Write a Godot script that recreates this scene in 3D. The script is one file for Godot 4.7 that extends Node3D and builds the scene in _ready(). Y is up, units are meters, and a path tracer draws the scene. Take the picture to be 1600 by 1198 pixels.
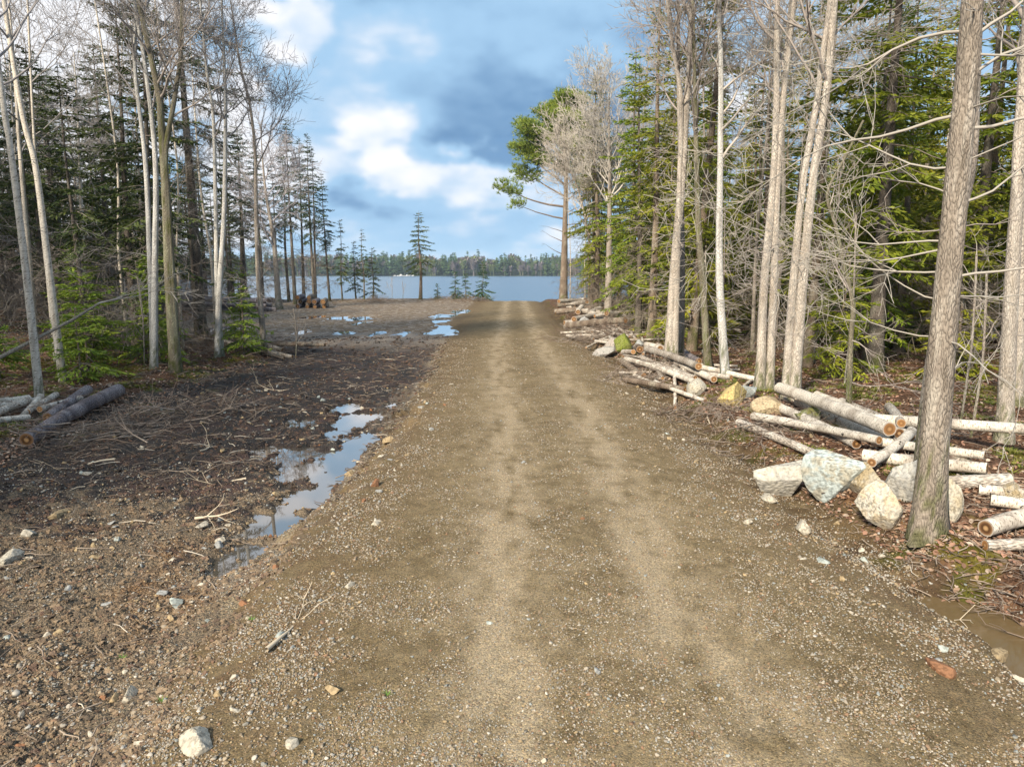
extends Node3D
# A gravel track through a cleared lot running down to a lake, woods on both sides.
# World: x to the east, y up, the track runs towards -z. In the builders, d is the distance along the track (z = -d).

var NA := FastNoiseLite.new()
var NB := FastNoiseLite.new()
var NC := FastNoiseLite.new()
var rng := RandomNumberGenerator.new()
var counts := {}
var M := {}

# ---------------------------------------------------------------- naming
func numbered(called: String) -> String:
	var k: int = counts.get(called, 0)
	counts[called] = k + 1
	return called if k == 0 else "%s_%03d" % [called, k]

func tag(o: Node, label: String, category: String, group := "", kind := "") -> void:
	if label: o.set_meta("label", label)
	if category: o.set_meta("category", category)
	if group: o.set_meta("group", group)
	if kind: o.set_meta("kind", kind)

func base(called: String, at: Vector3, turn := 0.0) -> Node3D:
	var o := Node3D.new()
	o.name = numbered(called)
	add_child(o)
	o.position = at
	o.rotation.y = turn
	return o

func part(called: String, mesh: Mesh, m: Material, parent: Node) -> MeshInstance3D:
	var o := MeshInstance3D.new()
	o.name = called if parent != self else numbered(called)
	o.mesh = mesh
	o.material_override = m
	parent.add_child(o, true)
	return o

func copy(o: Node3D, at: Vector3, turn: float, size: float, label: String, group: String) -> Node3D:
	var c: Node3D = o.duplicate()
	c.name = numbered(String(o.name).rstrip("0123456789").trim_suffix("_"))
	add_child(c)
	c.position = at
	c.rotation = Vector3(rng.randf_range(-.03, .03), turn, rng.randf_range(-.03, .03))
	c.scale = Vector3.ONE * size
	c.set_meta("label", label)
	c.set_meta("group", group)
	return c

# ---------------------------------------------------------------- mesh collecting
class MB:
	var v := PackedVector3Array()
	var n := PackedVector3Array()
	var c := PackedColorArray()
	var i := PackedInt32Array()

	func tube(p: PackedVector3Array, r: PackedFloat32Array, sides: int, col: Color, cap := false) -> void:
		var first := v.size()
		var k := p.size()
		var t := (p[1] - p[0]).normalized()
		var a := t.cross(Vector3.UP if absf(t.y) < .9 else Vector3.RIGHT).normalized()
		for j in k:
			var tj := (p[mini(j + 1, k - 1)] - p[maxi(j - 1, 0)]).normalized()
			a = (a - tj * a.dot(tj)).normalized()
			var b := tj.cross(a)
			for s in sides:
				var w := TAU * s / sides
				var o := a * cos(w) + b * sin(w)
				v.append(p[j] + o * r[j])
				n.append(o)
				c.append(col)
		for j in k - 1:
			for s in sides:
				var s2 := (s + 1) % sides
				var q := first + j * sides
				i.append_array([q + s, q + sides + s, q + s2, q + s2, q + sides + s, q + sides + s2])
		if cap:
			var last := first + (k - 1) * sides
			for s in range(1, sides - 1):
				i.append_array([last, last + s + 1, last + s])

	func kite(p: Vector3, along: Vector3, side: Vector3, col: Color) -> void:
		var f := v.size()
		var nn := along.cross(side).normalized()
		if nn.y < 0:
			nn = -nn
			side = -side
		v.append(p); v.append(p + along * .55 + side); v.append(p + along); v.append(p + along * .55 - side)
		for q in 4:
			n.append(nn)
			c.append(col)
		i.append_array([f, f + 1, f + 2, f, f + 2, f + 3])

	func blade(p: Vector3, along: Vector3, side: Vector3, col: Color) -> void:
		var f := v.size()
		var nn := along.cross(side).normalized()
		if nn.y < 0:
			nn = -nn
			side = -side
		v.append(p + side); v.append(p + along); v.append(p - side)
		for q in 3:
			n.append(nn)
			c.append(col)
		i.append_array([f, f + 1, f + 2])

	func done() -> ArrayMesh:
		var arr := []
		arr.resize(Mesh.ARRAY_MAX)
		arr[Mesh.ARRAY_VERTEX] = v
		arr[Mesh.ARRAY_NORMAL] = n
		arr[Mesh.ARRAY_COLOR] = c
		arr[Mesh.ARRAY_INDEX] = i
		var m := ArrayMesh.new()
		if i.size(): m.add_surface_from_arrays(Mesh.PRIMITIVE_TRIANGLES, arr)
		return m

# ---------------------------------------------------------------- materials
func noise_tex(size: int, type: int, freq: float, oct: int, ramp: Array, sd: int, cell := -1) -> NoiseTexture2D:
	var f := FastNoiseLite.new()
	f.seed = sd
	f.noise_type = type
	f.frequency = freq
	f.fractal_octaves = oct
	f.fractal_type = FastNoiseLite.FRACTAL_FBM if oct > 1 else FastNoiseLite.FRACTAL_NONE
	if cell >= 0: f.cellular_return_type = cell
	var t := NoiseTexture2D.new()
	t.width = size
	t.height = size
	t.seamless = true
	t.seamless_blend_skirt = .08
	t.noise = f
	if ramp.size():
		var g := Gradient.new()
		var off := PackedFloat32Array()
		var col := PackedColorArray()
		for r in ramp:
			off.append(r[0])
			col.append(r[1] if r[1] is Color else Color(r[1], r[1], r[1]))
		g.offsets = off
		g.colors = col
		t.color_ramp = g
	return t

func mat(called: String, lin: Color, rough := .9, spec := .3) -> StandardMaterial3D:
	var m := StandardMaterial3D.new()
	m.resource_name = called
	m.albedo_color = lin.linear_to_srgb()
	m.roughness = rough
	m.metallic_specular = spec
	m.cull_mode = BaseMaterial3D.CULL_DISABLED
	M[called] = m
	return m

func planar(m: StandardMaterial3D, scale: Vector3, in_world := false) -> void:
	m.uv1_triplanar = true
	m.uv1_world_triplanar = in_world
	m.uv1_scale = scale
	m.uv1_triplanar_sharpness = 3.0

func make_materials() -> void:
	var S := FastNoiseLite.TYPE_SIMPLEX_SMOOTH
	var CE := FastNoiseLite.TYPE_CELLULAR
	var gravel := noise_tex(1024, CE, .11, 1, [[0.0, Color(.62, .58, .52)], [.25, Color(.84, .82, .78)], [.45, Color(.72, .70, .68)], [.55, Color(.95, .91, .82)], [.68, Color(.60, .60, .60)], [.8, Color(.93, .87, .80)], [1.0, Color(.78, .76, .70)]], 3, FastNoiseLite.RETURN_CELL_VALUE)
	var gravel_h := noise_tex(1024, CE, .11, 1, [[0.0, 1.0], [1.0, 0.0]], 3, FastNoiseLite.RETURN_DISTANCE)
	var speck := noise_tex(1024, S, .045, 5, [[0.0, .42], [.42, .72], [.52, .86], [.7, 1.0], [1.0, .8]], 8)
	var grain := noise_tex(1024, S, .13, 3, [[0.0, .55], [.4, .8], [.55, .92], [1.0, 1.0]], 8)
	var rough_h := noise_tex(1024, S, .03, 6, [], 12)
	var litter := noise_tex(1024, CE, .05, 1, [[0.0, Color(.55, .48, .44)], [.2, Color(.92, .84, .78)], [.4, Color(.66, .57, .52)], [.55, Color(1.0, .92, .85)], [.7, Color(.60, .54, .50)], [.85, Color(.88, .78, .68)], [1.0, Color(.78, .72, .66)]], 5, FastNoiseLite.RETURN_CELL_VALUE)
	var litter_h := noise_tex(1024, CE, .05, 1, [], 5, FastNoiseLite.RETURN_CELL_VALUE)
	var m := mat("road_gravel", Color.WHITE, .95, .25)
	m.vertex_color_use_as_albedo = true
	m.albedo_texture = gravel
	planar(m, Vector3.ONE * .8, true)
	m.heightmap_enabled = true
	m.heightmap_texture = gravel_h
	m.heightmap_scale = .35
	m.detail_enabled = true
	m.detail_albedo = grain
	m.detail_blend_mode = BaseMaterial3D.BLEND_MODE_MUL
	m.detail_uv_layer = BaseMaterial3D.DETAIL_UV_2
	m.uv2_triplanar = true
	m.uv2_world_triplanar = true
	m.uv2_scale = Vector3.ONE * .73
	m = mat("mud", Color.WHITE, .72, .4)
	m.vertex_color_use_as_albedo = true
	m.albedo_texture = speck
	planar(m, Vector3.ONE * .9, true)
	m.heightmap_enabled = true
	m.heightmap_texture = rough_h
	m.heightmap_scale = 3.0
	m = mat("litter", Color.WHITE, .9, .25)
	m.vertex_color_use_as_albedo = true
	m.albedo_texture = litter
	planar(m, Vector3.ONE * .8, true)
	m.heightmap_enabled = true
	m.heightmap_texture = litter_h
	m.heightmap_scale = 1.0
	# bark
	var furrow := noise_tex(512, S, .016, 4, [[0.0, 1.0], [.45, .95], [.7, .8], [.9, .55], [1.0, .42]], 21)
	(furrow.noise as FastNoiseLite).fractal_type = FastNoiseLite.FRACTAL_RIDGED
	var furrow_h := noise_tex(512, S, .016, 4, [[0.0, 1.0], [1.0, 0.0]], 21)
	(furrow_h.noise as FastNoiseLite).fractal_type = FastNoiseLite.FRACTAL_RIDGED
	var bark := noise_tex(512, S, .02, 5, [[0.0, .5], [.35, .72], [.5, .9], [.65, 1.0], [1.0, .92]], 21)
	var bark_h := noise_tex(512, S, .02, 5, [], 21)
	m = mat("bark", Color.WHITE, .95, .2)
	m.vertex_color_use_as_albedo = true
	m.albedo_texture = furrow
	planar(m, Vector3(4.2, 1.1, 4.2))
	m.heightmap_enabled = true
	m.heightmap_texture = furrow_h
	m.heightmap_scale = 1.4
	var birch := noise_tex(512, S, .03, 3, [[0.0, Color(.20, .17, .15)], [.16, Color(.32, .28, .25)], [.24, Color(.78, .75, .71)], [.45, Color(.90, .87, .83)], [.6, Color(1, .98, .95)], [.75, Color(.84, .80, .75)], [1.0, Color(.66, .60, .55)]], 33)
	m = mat("birch_bark", Color.WHITE, .7, .3)
	m.vertex_color_use_as_albedo = true
	m.albedo_texture = birch
	planar(m, Vector3(.75, 2.6, .75))
	m = mat("log_bark", Color.WHITE, .85, .25)
	m.vertex_color_use_as_albedo = true
	m.albedo_texture = birch
	planar(m, Vector3(1.1, 1.1, 2.2))
	m = mat("log_rough_bark", Color.WHITE, .95, .2)
	m.vertex_color_use_as_albedo = true
	m.albedo_texture = bark
	planar(m, Vector3(5.0, 5.0, 1.2))
	m.heightmap_enabled = true
	m.heightmap_texture = bark_h
	m.heightmap_scale = 1.5
	m = mat("wood_end", Color.WHITE, .85, .25)
	m.vertex_color_use_as_albedo = true
	m = mat("twig", Color.WHITE, .95, .2)
	m.vertex_color_use_as_albedo = true
	m = mat("needles", Color.WHITE, .6, .35)
	m.vertex_color_use_as_albedo = true
	m.backlight_enabled = true
	m.backlight = Color(.6, .65, .3)
	m = mat("needles_green", Color(.12, .22, .04), .6, .35)
	m = mat("leaf", Color.WHITE, .8, .3)
	m.vertex_color_use_as_albedo = true
	var rocky := noise_tex(512, S, .012, 6, [[0.0, .62], [.4, .82], [.5, .92], [.62, 1.0], [1.0, .86]], 41)
	m = mat("rock", Color.WHITE, .9, .3)
	m.vertex_color_use_as_albedo = true
	m.albedo_texture = rocky
	planar(m, Vector3.ONE * 1.6)
	m.heightmap_enabled = true
	m.heightmap_texture = noise_tex(512, S, .012, 6, [], 41)
	m.heightmap_scale = .8
	for s in STONES:
		m = mat("stone_" + s, STONES[s][0], .85, .3)
		m.albedo_texture = rocky
		planar(m, Vector3.ONE * 4.0, true)
	m = mat("pebble", Color.WHITE, .85, .3)
	m.vertex_color_use_as_albedo = true
	# water
	m = mat("puddle_water", Color(.07, .06, .048), .02, .95)
	m.clearcoat_enabled = true
	m.clearcoat = 1.0
	m.clearcoat_roughness = .02
	m = mat("ditch_water", Color(.13, .09, .045), .08, .5)
	m = mat("lake_water", Color(.06, .11, .17), .27, .95)
	m.normal_enabled = true
	var wave := noise_tex(512, S, .03, 4, [], 51)
	wave.as_normal_map = true
	wave.bump_strength = 3.0
	m.normal_texture = wave
	m.normal_scale = .05
	planar(m, Vector3(.25, .25, .6), true)
	m = mat("far_woods", Color.WHITE, .9, .2)
	m.vertex_color_use_as_albedo = true
	m = mat("far_land", Color(.05, .065, .035), .95, .2)

const STONES := {
	"pale": [Color(.48, .43, .35), "pale cream"],
	"grey": [Color(.30, .30, .29), "mid grey"],
	"tan": [Color(.36, .27, .16), "tan"],
	"green": [Color(.38, .41, .38), "greenish grey"],
	"rust": [Color(.26, .13, .07), "rusty red"],
}

# ---------------------------------------------------------------- the lie of the land
func road_left(d: float) -> float:
	return -1.62 - .4 * smoothstep(17.0, 27.0, d) - .6 * smoothstep(27.0, 38.0, d)

func road_right(d: float) -> float:
	return 2.72 + .4 * (1.0 - smoothstep(3.5, 8.0, d)) - .45 * smoothstep(15.0, 28.0, d) - .2 * smoothstep(28.0, 40.0, d)

func wood_left(d: float) -> float:
	return -8.0 - 8.5 * smoothstep(23.0, 32.0, d) - 3.0 * smoothstep(36.0, 46.0, d)

func shore(x: float) -> float:
	return 63.5 + maxf(0, x - 9) * 3.0 + 1.2 * NA.get_noise_2d(x * .25, 77.0)

const PUDDLE := [[-2.5, 6.7, 0.31], [-2.52, 7.6, 0.36], [-2.4, 8.5, 0.41], [-2.3, 9.4, 0.43], [-2.36, 10.4, 0.55], [-2.2, 11.5, 0.62], [-1.98, 12.9, 0.41], [-2.9, 9.8, 0.31], [-3.3, 10.6, 0.34], [-3.8, 10.8, 0.24], [-2.9, 13.3, 0.46], [-3.4, 14.4, 0.36], [-2.35, 14.8, 0.31], [-3.0, 12.2, 0.24], [-2.1, 16.0, 0.24], [-3.9, 12.9, 0.26]]
const POOLS := [[-2.85, 31.0, 0.81], [-3.1, 33.6, 0.52], [-3.7, 37.5, 0.52], [-4.0, 42.0, 0.78], [-5.6, 29.6, 0.44], [-4.6, 29.8, 0.39], [-3.6, 29.9, 0.39], [-8.3, 39.4, 0.78], [-9.6, 40.0, 0.65], [-7.6, 36.2, 0.44], [-12.9, 32.0, 0.91], [-3.1, 46.5, 0.91], [-1.6, 47.0, 0.45], [-8.9, 30.4, 0.39], [-7.0, 30.0, 0.39], [-11.2, 41.0, 0.65]]

func dips(list: Array, x: float, d: float, stretch: float) -> float:
	var best := 9.0
	for q in list:
		var dx: float = x - q[0]
		var dd: float = (d - q[1]) * stretch
		best = minf(best, sqrt(dx * dx + dd * dd) - q[2])
	return best

func mud_share(x: float, d: float) -> float:
	return (1.0 - smoothstep(24.0, 27.5, d + 1.5 * NA.get_noise_2d(x * .4, d * .4)))

func height(x: float, d: float) -> float:
	var rl := road_left(d) + .22 * NA.get_noise_2d(d * .55, 3.0)
	var rr := road_right(d) + .18 * NA.get_noise_2d(d * .6, 9.0)
	var h := 0.0
	var fine := NB.get_noise_2d(x * 9.0, d * 9.0)
	if x < rl:
		var s := rl - x
		var mud := mud_share(x, d)
		h = -.05 - smoothstep(0.0, 1.15, s) * lerpf(.02, .25, mud)
		var rough := smoothstep(.35, 1.3, s)
		h += rough * lerpf(.012, .045, mud) * NA.get_noise_2d(x * 1.7, d * 1.7) + lerpf(.006, .026, rough * mud) * fine
		if d < 22.0: h += rough * .012 * absf(NB.get_noise_2d(x * 26.0, d * 26.0))
		if d < 18.0 and x > -5.0:
			var e := dips(PUDDLE, x, d, .62) + .24 * NA.get_noise_2d(x * 2.4 + 40, d * 2.0) + .06
			h -= .14 * (1.0 - smoothstep(-.12, .2, e))
		elif d > 24.0:
			var e2 := dips(POOLS, x, d, .35) + .55 * NA.get_noise_2d(x * 1.3 + 40, d * .6)
			h -= .09 * (1.0 - smoothstep(-.25, .2, e2))
		var w := wood_left(d) + .8 * NA.get_noise_2d(d * .35, 21.0)
		var b := w - x
		h += smoothstep(-.6, .8, b) * (.18 + .13 * NA.get_noise_2d(x * .6, d * .6)) + .012 * maxf(0, b)
	elif x > rr:
		var s := x - rr
		var near := 1.0 - smoothstep(5.1, 5.9, d)
		h = -.05 - .07 * smoothstep(0.0, .3, s) * (1.0 - smoothstep(.4, .9, s)) - near * .2 * smoothstep(0.05, .4, s) * (1.0 - smoothstep(.75, 1.0, s))
		h += smoothstep(lerpf(.3, .82, near), lerpf(.95, 1.08, near), s + .15 * NA.get_noise_2d(x * 1.6, d * 1.6)) * (.17 + .09 * NA.get_noise_2d(x * .7, d * .7))
		h += .018 * fine * smoothstep(.0, .6, s) + .02 * maxf(0, x - 8.0)
	else:
		var c := (rl + rr) * .5
		var q := (x - c) / (rr - rl) * 2.0
		h = -.05 * q * q * q * q + .01 * NA.get_noise_2d(x * 1.2, d * .5) + .005 * fine
		h -= .018 * (track(x, d))
	var far := d - shore(x)
	if far > -5.0:
		h += .25 * smoothstep(-5.0, -1.5, far) * (1.0 - smoothstep(-.5, 1.5, far)) * smoothstep(-1.5, -4.5, x) * smoothstep(-26.0, -14.0, x)
		h -= 2.6 * smoothstep(-1.8, 8.0, far)
	return h

func track(x: float, d: float) -> float:
	var wob := .10 * NA.get_noise_2d(d * .25, 55.0)
	var a := -.05 - .4 * smoothstep(8.0, 22.0, d) + wob
	var b := 1.25 - .3 * smoothstep(12.0, 28.0, d) + wob
	var w := .34
	return exp(-pow((x - a) / w, 2)) + exp(-pow((x - b) / w, 2))

func ground_color(x: float, d: float, h: float) -> Color:
	var rl := road_left(d) + .22 * NA.get_noise_2d(d * .55, 3.0)
	var rr := road_right(d) + .18 * NA.get_noise_2d(d * .6, 9.0)
	var n := NA.get_noise_2d(x * .8 + 11, d * .8)
	var n2 := NB.get_noise_2d(x * 3.0, d * 3.0)
	var road := Color(.27, .215, .135).lerp(Color(.46, .38, .255), clampf(.5 + .3 * n + .55 * n2 + .35 * NA.get_noise_2d(x * .5 + 5, d * .22) + .5 * NB.get_noise_2d(x * 9.0 + 3, d * 6.0), 0, 1))
	road = road.lerp(Color(.70, .60, .46), clampf(track(x, d) * (.68 + .9 * NB.get_noise_2d(x * 3.0 + 70, d * .7) + .4 * n2), 0, .85))
	var edge := clampf(1.0 - minf(x - rl, rr - x) / .9, 0, 1)
	road = road.lerp(Color(.26, .19, .125), edge * clampf(.55 + .9 * n2, 0, 1))
	if x < rl:
		var mud := mud_share(x, d)
		var s := rl - x
		var dark := Color(.055, .042, .036).lerp(Color(.125, .072, .056), clampf(.35 + 1.3 * n, 0, 1))
		dark = dark.lerp(Color(.028, .025, .023), clampf(n2 * 1.6, 0, 1))
		var sandy := Color(.215, .160, .105).lerp(Color(.25, .135, .058), clampf(n * 1.8 - .2, 0, 1))
		dark = dark * .8
		# ragged spread of sandy subsoil dug up between the track's foot and the bank
		var spread := Vector2((x + 3.4) / 4.6, (d - 4.0) / 4.4).length() + .55 * n + .45 * n2 + .3 * NB.get_noise_2d(x * 8.0, d * 8.0)
		dark = dark.lerp(sandy, 1.0 - smoothstep(.85, 1.1, spread))
		var clear := Color(.46, .385, .32).lerp(Color(.31, .26, .225), clampf(.5 + n * 1.2 + .5 * n2, 0, 1))
		var col := clear.lerp(dark, mud)
		col = road.lerp(col, smoothstep(.15, .95, s + .35 * n2) * lerpf(.8, 1.0, mud))
		if d < 18.0:
			var e := dips(PUDDLE, x, d, .62)
			col = col.lerp(Color(.30, .25, .20), (1.0 - smoothstep(.0, .35, absf(e - .15))) * smoothstep(1.5, .7, s) * clampf(.3 + n2 * 2.0, 0, .7))
		var b := wood_left(d) + .8 * NA.get_noise_2d(d * .35, 21.0) - x
		col = col.lerp(wood_floor(n, n2), smoothstep(-1.2, .6, b + n))
		return col
	if x > rr:
		var s := x - rr
		var ditch := Color(.235, .175, .105).lerp(Color(.13, .09, .06), clampf(.4 + n + n2, 0, 1))
		var col := road.lerp(ditch, smoothstep(.0, .5, s + .3 * n2))
		return col.lerp(wood_floor(n, n2), smoothstep(.4, .95, s + .5 * n))
	return road

func wood_floor(n: float, n2: float) -> Color:
	var c := Color(.22, .155, .118).lerp(Color(.12, .085, .066), clampf(.5 + n2 * 1.2, 0, 1))
	return c.lerp(Color(.15, .17, .025), smoothstep(.22, .42, n + .35 * n2) * .8)

func make_ground() -> void:
	var rows := PackedFloat32Array()
	var d := 1.2
	while d < 80.0:
		rows.append(d)
		d += .012 + .0052 * d
	while d < 420.0:
		rows.append(d)
		d *= 1.08
	var behind := PackedFloat32Array()
	d = 1.2
	var step := .15
	while d > -60.0:
		d -= step
		step *= 1.25
		behind.append(d)
	behind.reverse()
	behind.append_array(rows)
	rows = behind
	var cols := PackedFloat32Array()
	var inner := 640
	for k in inner + 1:
		cols.append(-1.0 + 2.0 * k / inner)
	var g := .006
	var t := 1.0
	var right := PackedFloat32Array()
	while t < 12.0:
		t += g
		g *= 1.3
		right.append(t)
	var lefts := right.duplicate()
	lefts.reverse()
	var all := PackedFloat32Array()
	for q in lefts: all.append(-q)
	all.append_array(cols)
	all.append_array(right)
	cols = all
	var W := cols.size()
	var R := rows.size()
	var v := PackedVector3Array()
	var nn := PackedVector3Array()
	var cc := PackedColorArray()
	v.resize(W * R)
	nn.resize(W * R)
	cc.resize(W * R)
	for r in R:
		var dd := rows[r]
		var half := clampf(dd, 1.2, 80.0) * .92 + 5.0
		for k in W:
			var x := cols[k] * half
			var h := height(x, dd)
			v[r * W + k] = Vector3(x, h, -dd)
			cc[r * W + k] = ground_color(x, dd, h)
	for r in R:
		for k in W:
			var a := v[r * W + mini(k + 1, W - 1)] - v[r * W + maxi(k - 1, 0)]
			var b := v[mini(r + 1, R - 1) * W + k] - v[maxi(r - 1, 0) * W + k]
			nn[r * W + k] = a.cross(b).normalized()
	var idx := [PackedInt32Array(), PackedInt32Array(), PackedInt32Array()]
	for r in R - 1:
		var dd := rows[r]
		var rl := road_left(dd)
		var rr := road_right(dd)
		var wl := wood_left(dd) + .8 * NA.get_noise_2d(dd * .35, 21.0)
		for k in W - 1:
			var q := r * W + k
			var p := v[q]
			if p.y < -3.0 and dd > 60.0: continue
			var wob := .3 * NB.get_noise_2d(p.x * 2.0, dd * 2.0)
			var zone := 0
			if p.x + wob < wl or p.x + wob > rr + .7: zone = 2
			elif p.x + wob < rl - .5: zone = 1
			if zone == 1 and dd > 30.0: zone = 0 if wob + mud_share(p.x, dd) < .05 else 1
			idx[zone].append_array([q, q + W, q + 1, q + 1, q + W, q + W + 1])
	var names := ["road", "muddy_ground", "forest_floor"]
	var mats := ["road_gravel", "mud", "litter"]
	var labels := ["straight gravel track and graded clearing of compacted tan dirt", "dark churned mud with roots beside the gravel track", "leaf littered forest floor with moss patches under the trees"]
	for z in 3:
		var arr := []
		arr.resize(Mesh.ARRAY_MAX)
		arr[Mesh.ARRAY_VERTEX] = v
		arr[Mesh.ARRAY_NORMAL] = nn
		arr[Mesh.ARRAY_COLOR] = cc
		arr[Mesh.ARRAY_INDEX] = idx[z]
		var am := ArrayMesh.new()
		am.add_surface_from_arrays(Mesh.PRIMITIVE_TRIANGLES, arr)
		tag(part(names[z], am, M[mats[z]], self), labels[z], "ground", "", "structure")

func sheet(called: String, pts: PackedVector2Array, y: float, m: Material, label: String, group := "", kind := "structure") -> void:
	var b := MB.new()
	for q in pts:
		b.v.append(Vector3(q.x, y, -q.y))
		b.n.append(Vector3.UP)
		b.c.append(Color.WHITE)
	var tri := Geometry2D.triangulate_polygon(pts)
	for k in range(0, tri.size(), 3):
		var up := (b.v[tri[k + 2]] - b.v[tri[k]]).cross(b.v[tri[k + 1]] - b.v[tri[k]]).y > 0.0
		b.i.append_array([tri[k], tri[k + 1], tri[k + 2]] if up else [tri[k], tri[k + 2], tri[k + 1]])
	tag(part(called, b.done(), m, self), label, "water", group, kind)

func blob(x: float, d: float, rx: float, rd: float) -> PackedVector2Array:
	var p := PackedVector2Array()
	for k in 24:
		p.append(Vector2(x + cos(TAU * k / 24) * rx, d + sin(TAU * k / 24) * rd))
	return p

func make_water() -> void:
	sheet("lake", PackedVector2Array([Vector2(-1500, 58), Vector2(1500, 58), Vector2(1500, 1400), Vector2(-1500, 1400)]), -1.0, M.lake_water, "broad calm blue lake beyond the clearing")
	sheet("puddle", PackedVector2Array([Vector2(-3.0, 5.9), Vector2(-1.75, 5.9), Vector2(-1.6, 17), Vector2(-4.4, 17), Vector2(-4.4, 9.6)]), -.342, M.puddle_water, "long sky-reflecting puddle in the mud beside the gravel track")
	var k := 0
	for q in POOLS:
		sheet("puddle", blob(q[0], q[1], q[2] * 1.8, q[2] * 5.0), -.118 + .0006 * k, M.puddle_water, "shallow puddle lying on the graded clearing", "puddles on the graded clearing")
		k += 1
	sheet("ditch_water", PackedVector2Array([Vector2(3.1, 3.4), Vector2(4.6, 3.4), Vector2(3.8, 5.7), Vector2(2.9, 5.7)]), -.205, M.ditch_water, "brown muddy water in the ditch below the root-hung bank")

# ---------------------------------------------------------------- far shore
func make_far_shore() -> void:
	var b := MB.new()
	var W := 81
	for r in 6:
		for k in W:
			var x := -1400.0 + 2800.0 * k / (W - 1)
			var dd: float = [640.0, 650.0, 690.0, 760.0, 900.0, 1300.0][r] + 14.0 * NA.get_noise_2d(x * .01, 5.0)
			var y: float = [-2.0, -.5, 3.0, 7.0, 10.0, 11.0][r] * (1.0 + .5 * NA.get_noise_2d(x * .006, 8.0)) + (6.0 if r > 2 else 0.0) * smoothstep(0.0, -400.0, x)
			b.v.append(Vector3(x, y, -dd))
			b.n.append(Vector3.UP)
			b.c.append(Color.WHITE)
	for r in 5:
		for k in W - 1:
			var q := r * W + k
			b.i.append_array([q, q + W, q + 1, q + 1, q + W, q + W + 1])
	tag(part("hills", b.done(), M.far_land, self), "low wooded hills behind the far shore", "hills", "", "structure")
	var kinds := []
	for t in 4:
		var f := MB.new()
		rng.seed = 900 + t
		if t < 2:   # a conifer seen from far away: tiers of drooping boughs round a stem
			f.tube(PackedVector3Array([Vector3.ZERO, Vector3(0, .98, 0)]), PackedFloat32Array([.02, .004]), 4, Color(.5, .4, .35))
			for q in 60:
				var yy := pow(rng.randf(), .8) * .86 + .08
				var an := rng.randf() * TAU
				var o := Vector3(cos(an), -.35, sin(an)) * (.05 + (1.0 - yy) * .2) * rng.randf_range(.7, 1.2)
				f.kite(Vector3(0, yy + .05, 0), o, o.cross(Vector3.UP).normalized() * .075, Color.WHITE * rng.randf_range(.7, 1.2))
		else:       # a bare or budding hardwood: a spray of upright twigs
			f.tube(PackedVector3Array([Vector3.ZERO, Vector3(0, .8, 0)]), PackedFloat32Array([.018, .004]), 4, Color(.9, .9, .9))
			for q in 70:
				var yy := rng.randf_range(.3, .75)
				var an := rng.randf() * TAU
				var o := Vector3(cos(an) * .6, .7, sin(an) * .6) * rng.randf_range(.12, .28)
				f.kite(Vector3(cos(an), 0, sin(an)) * rng.randf() * .15 + Vector3(0, yy, 0), o, o.cross(Vector3.UP).normalized() * rng.randf_range(.03, .07), Color.WHITE * rng.randf_range(.7, 1.2))
		kinds.append(f.done())
	rng.seed = 77
	var at := [[], [], [], []]
	for k in 3600:
		var x := rng.randf_range(-650, 650)
		var rowd := rng.randf_range(0, 1)
		var dd := 645.0 + 130.0 * rowd * rowd + 14.0 * NA.get_noise_2d(x * .01, 5.0)
		var bare := smoothstep(.0, .25, NA.get_noise_2d(x * .02, 33.0) + .28 * exp(-pow((x + 45) / 45.0, 2)))
		var kind := (2 + rng.randi() % 2) if rng.randf() < .12 + .75 * bare else rng.randi() % 2
		var tall := rng.randf_range(10, 19) * (1.0 if kind < 2 else .9) * (1.0 + .35 * NA.get_noise_2d(x * .03, 61.0))
		var col: Color
		if kind < 2: col = Color(.06, .11, .05).lerp(Color(.14, .21, .06), pow(rng.randf(), 1.6))
		else: col = Color(.20, .17, .17).lerp(Color(.14, .17, .07), 1.0 if rng.randf() < .4 else 0.0)
		var y := rowd * rowd * 8.0
		at[kind].append([Transform3D(Basis(Vector3.UP, rng.randf() * TAU).scaled(Vector3(tall, tall, tall)), Vector3(x, y - 1.0, -dd)), col])
	var names := ["spruces", "firs", "bare hardwoods", "budding hardwoods"]
	for t in 4:
		scatter("woods", kinds[t], M.far_woods, at[t], "distant wood of %s along the far lake shore" % names[t], "woods")
	for k in 7:
		var o := part("shore_rock", boulder(300 + k, 1, Color(.5, .5, .5), Color(.42, .40, .38), 5), M.rock, self)
		o.position = Vector3(-102 + k * 2.6, -.8, -636)
		o.scale = Vector3(1.6, .9 + .3 * (k % 3), 1.4)
		tag(o, "pale rock at the water line of the far shore", "rock", "pale rocks on the far shore")

func scatter(called: String, mesh: Mesh, m: Material, list: Array, label: String, category: String) -> void:
	var mm := MultiMesh.new()
	mm.transform_format = MultiMesh.TRANSFORM_3D
	mm.use_colors = true
	mm.mesh = mesh
	mm.instance_count = list.size()
	for k in list.size():
		mm.set_instance_transform(k, list[k][0])
		mm.set_instance_color(k, list[k][1])
	var o := MultiMeshInstance3D.new()
	o.name = numbered(called)
	o.multimesh = mm
	o.material_override = m
	add_child(o)
	tag(o, label, category, "", "stuff")

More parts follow.
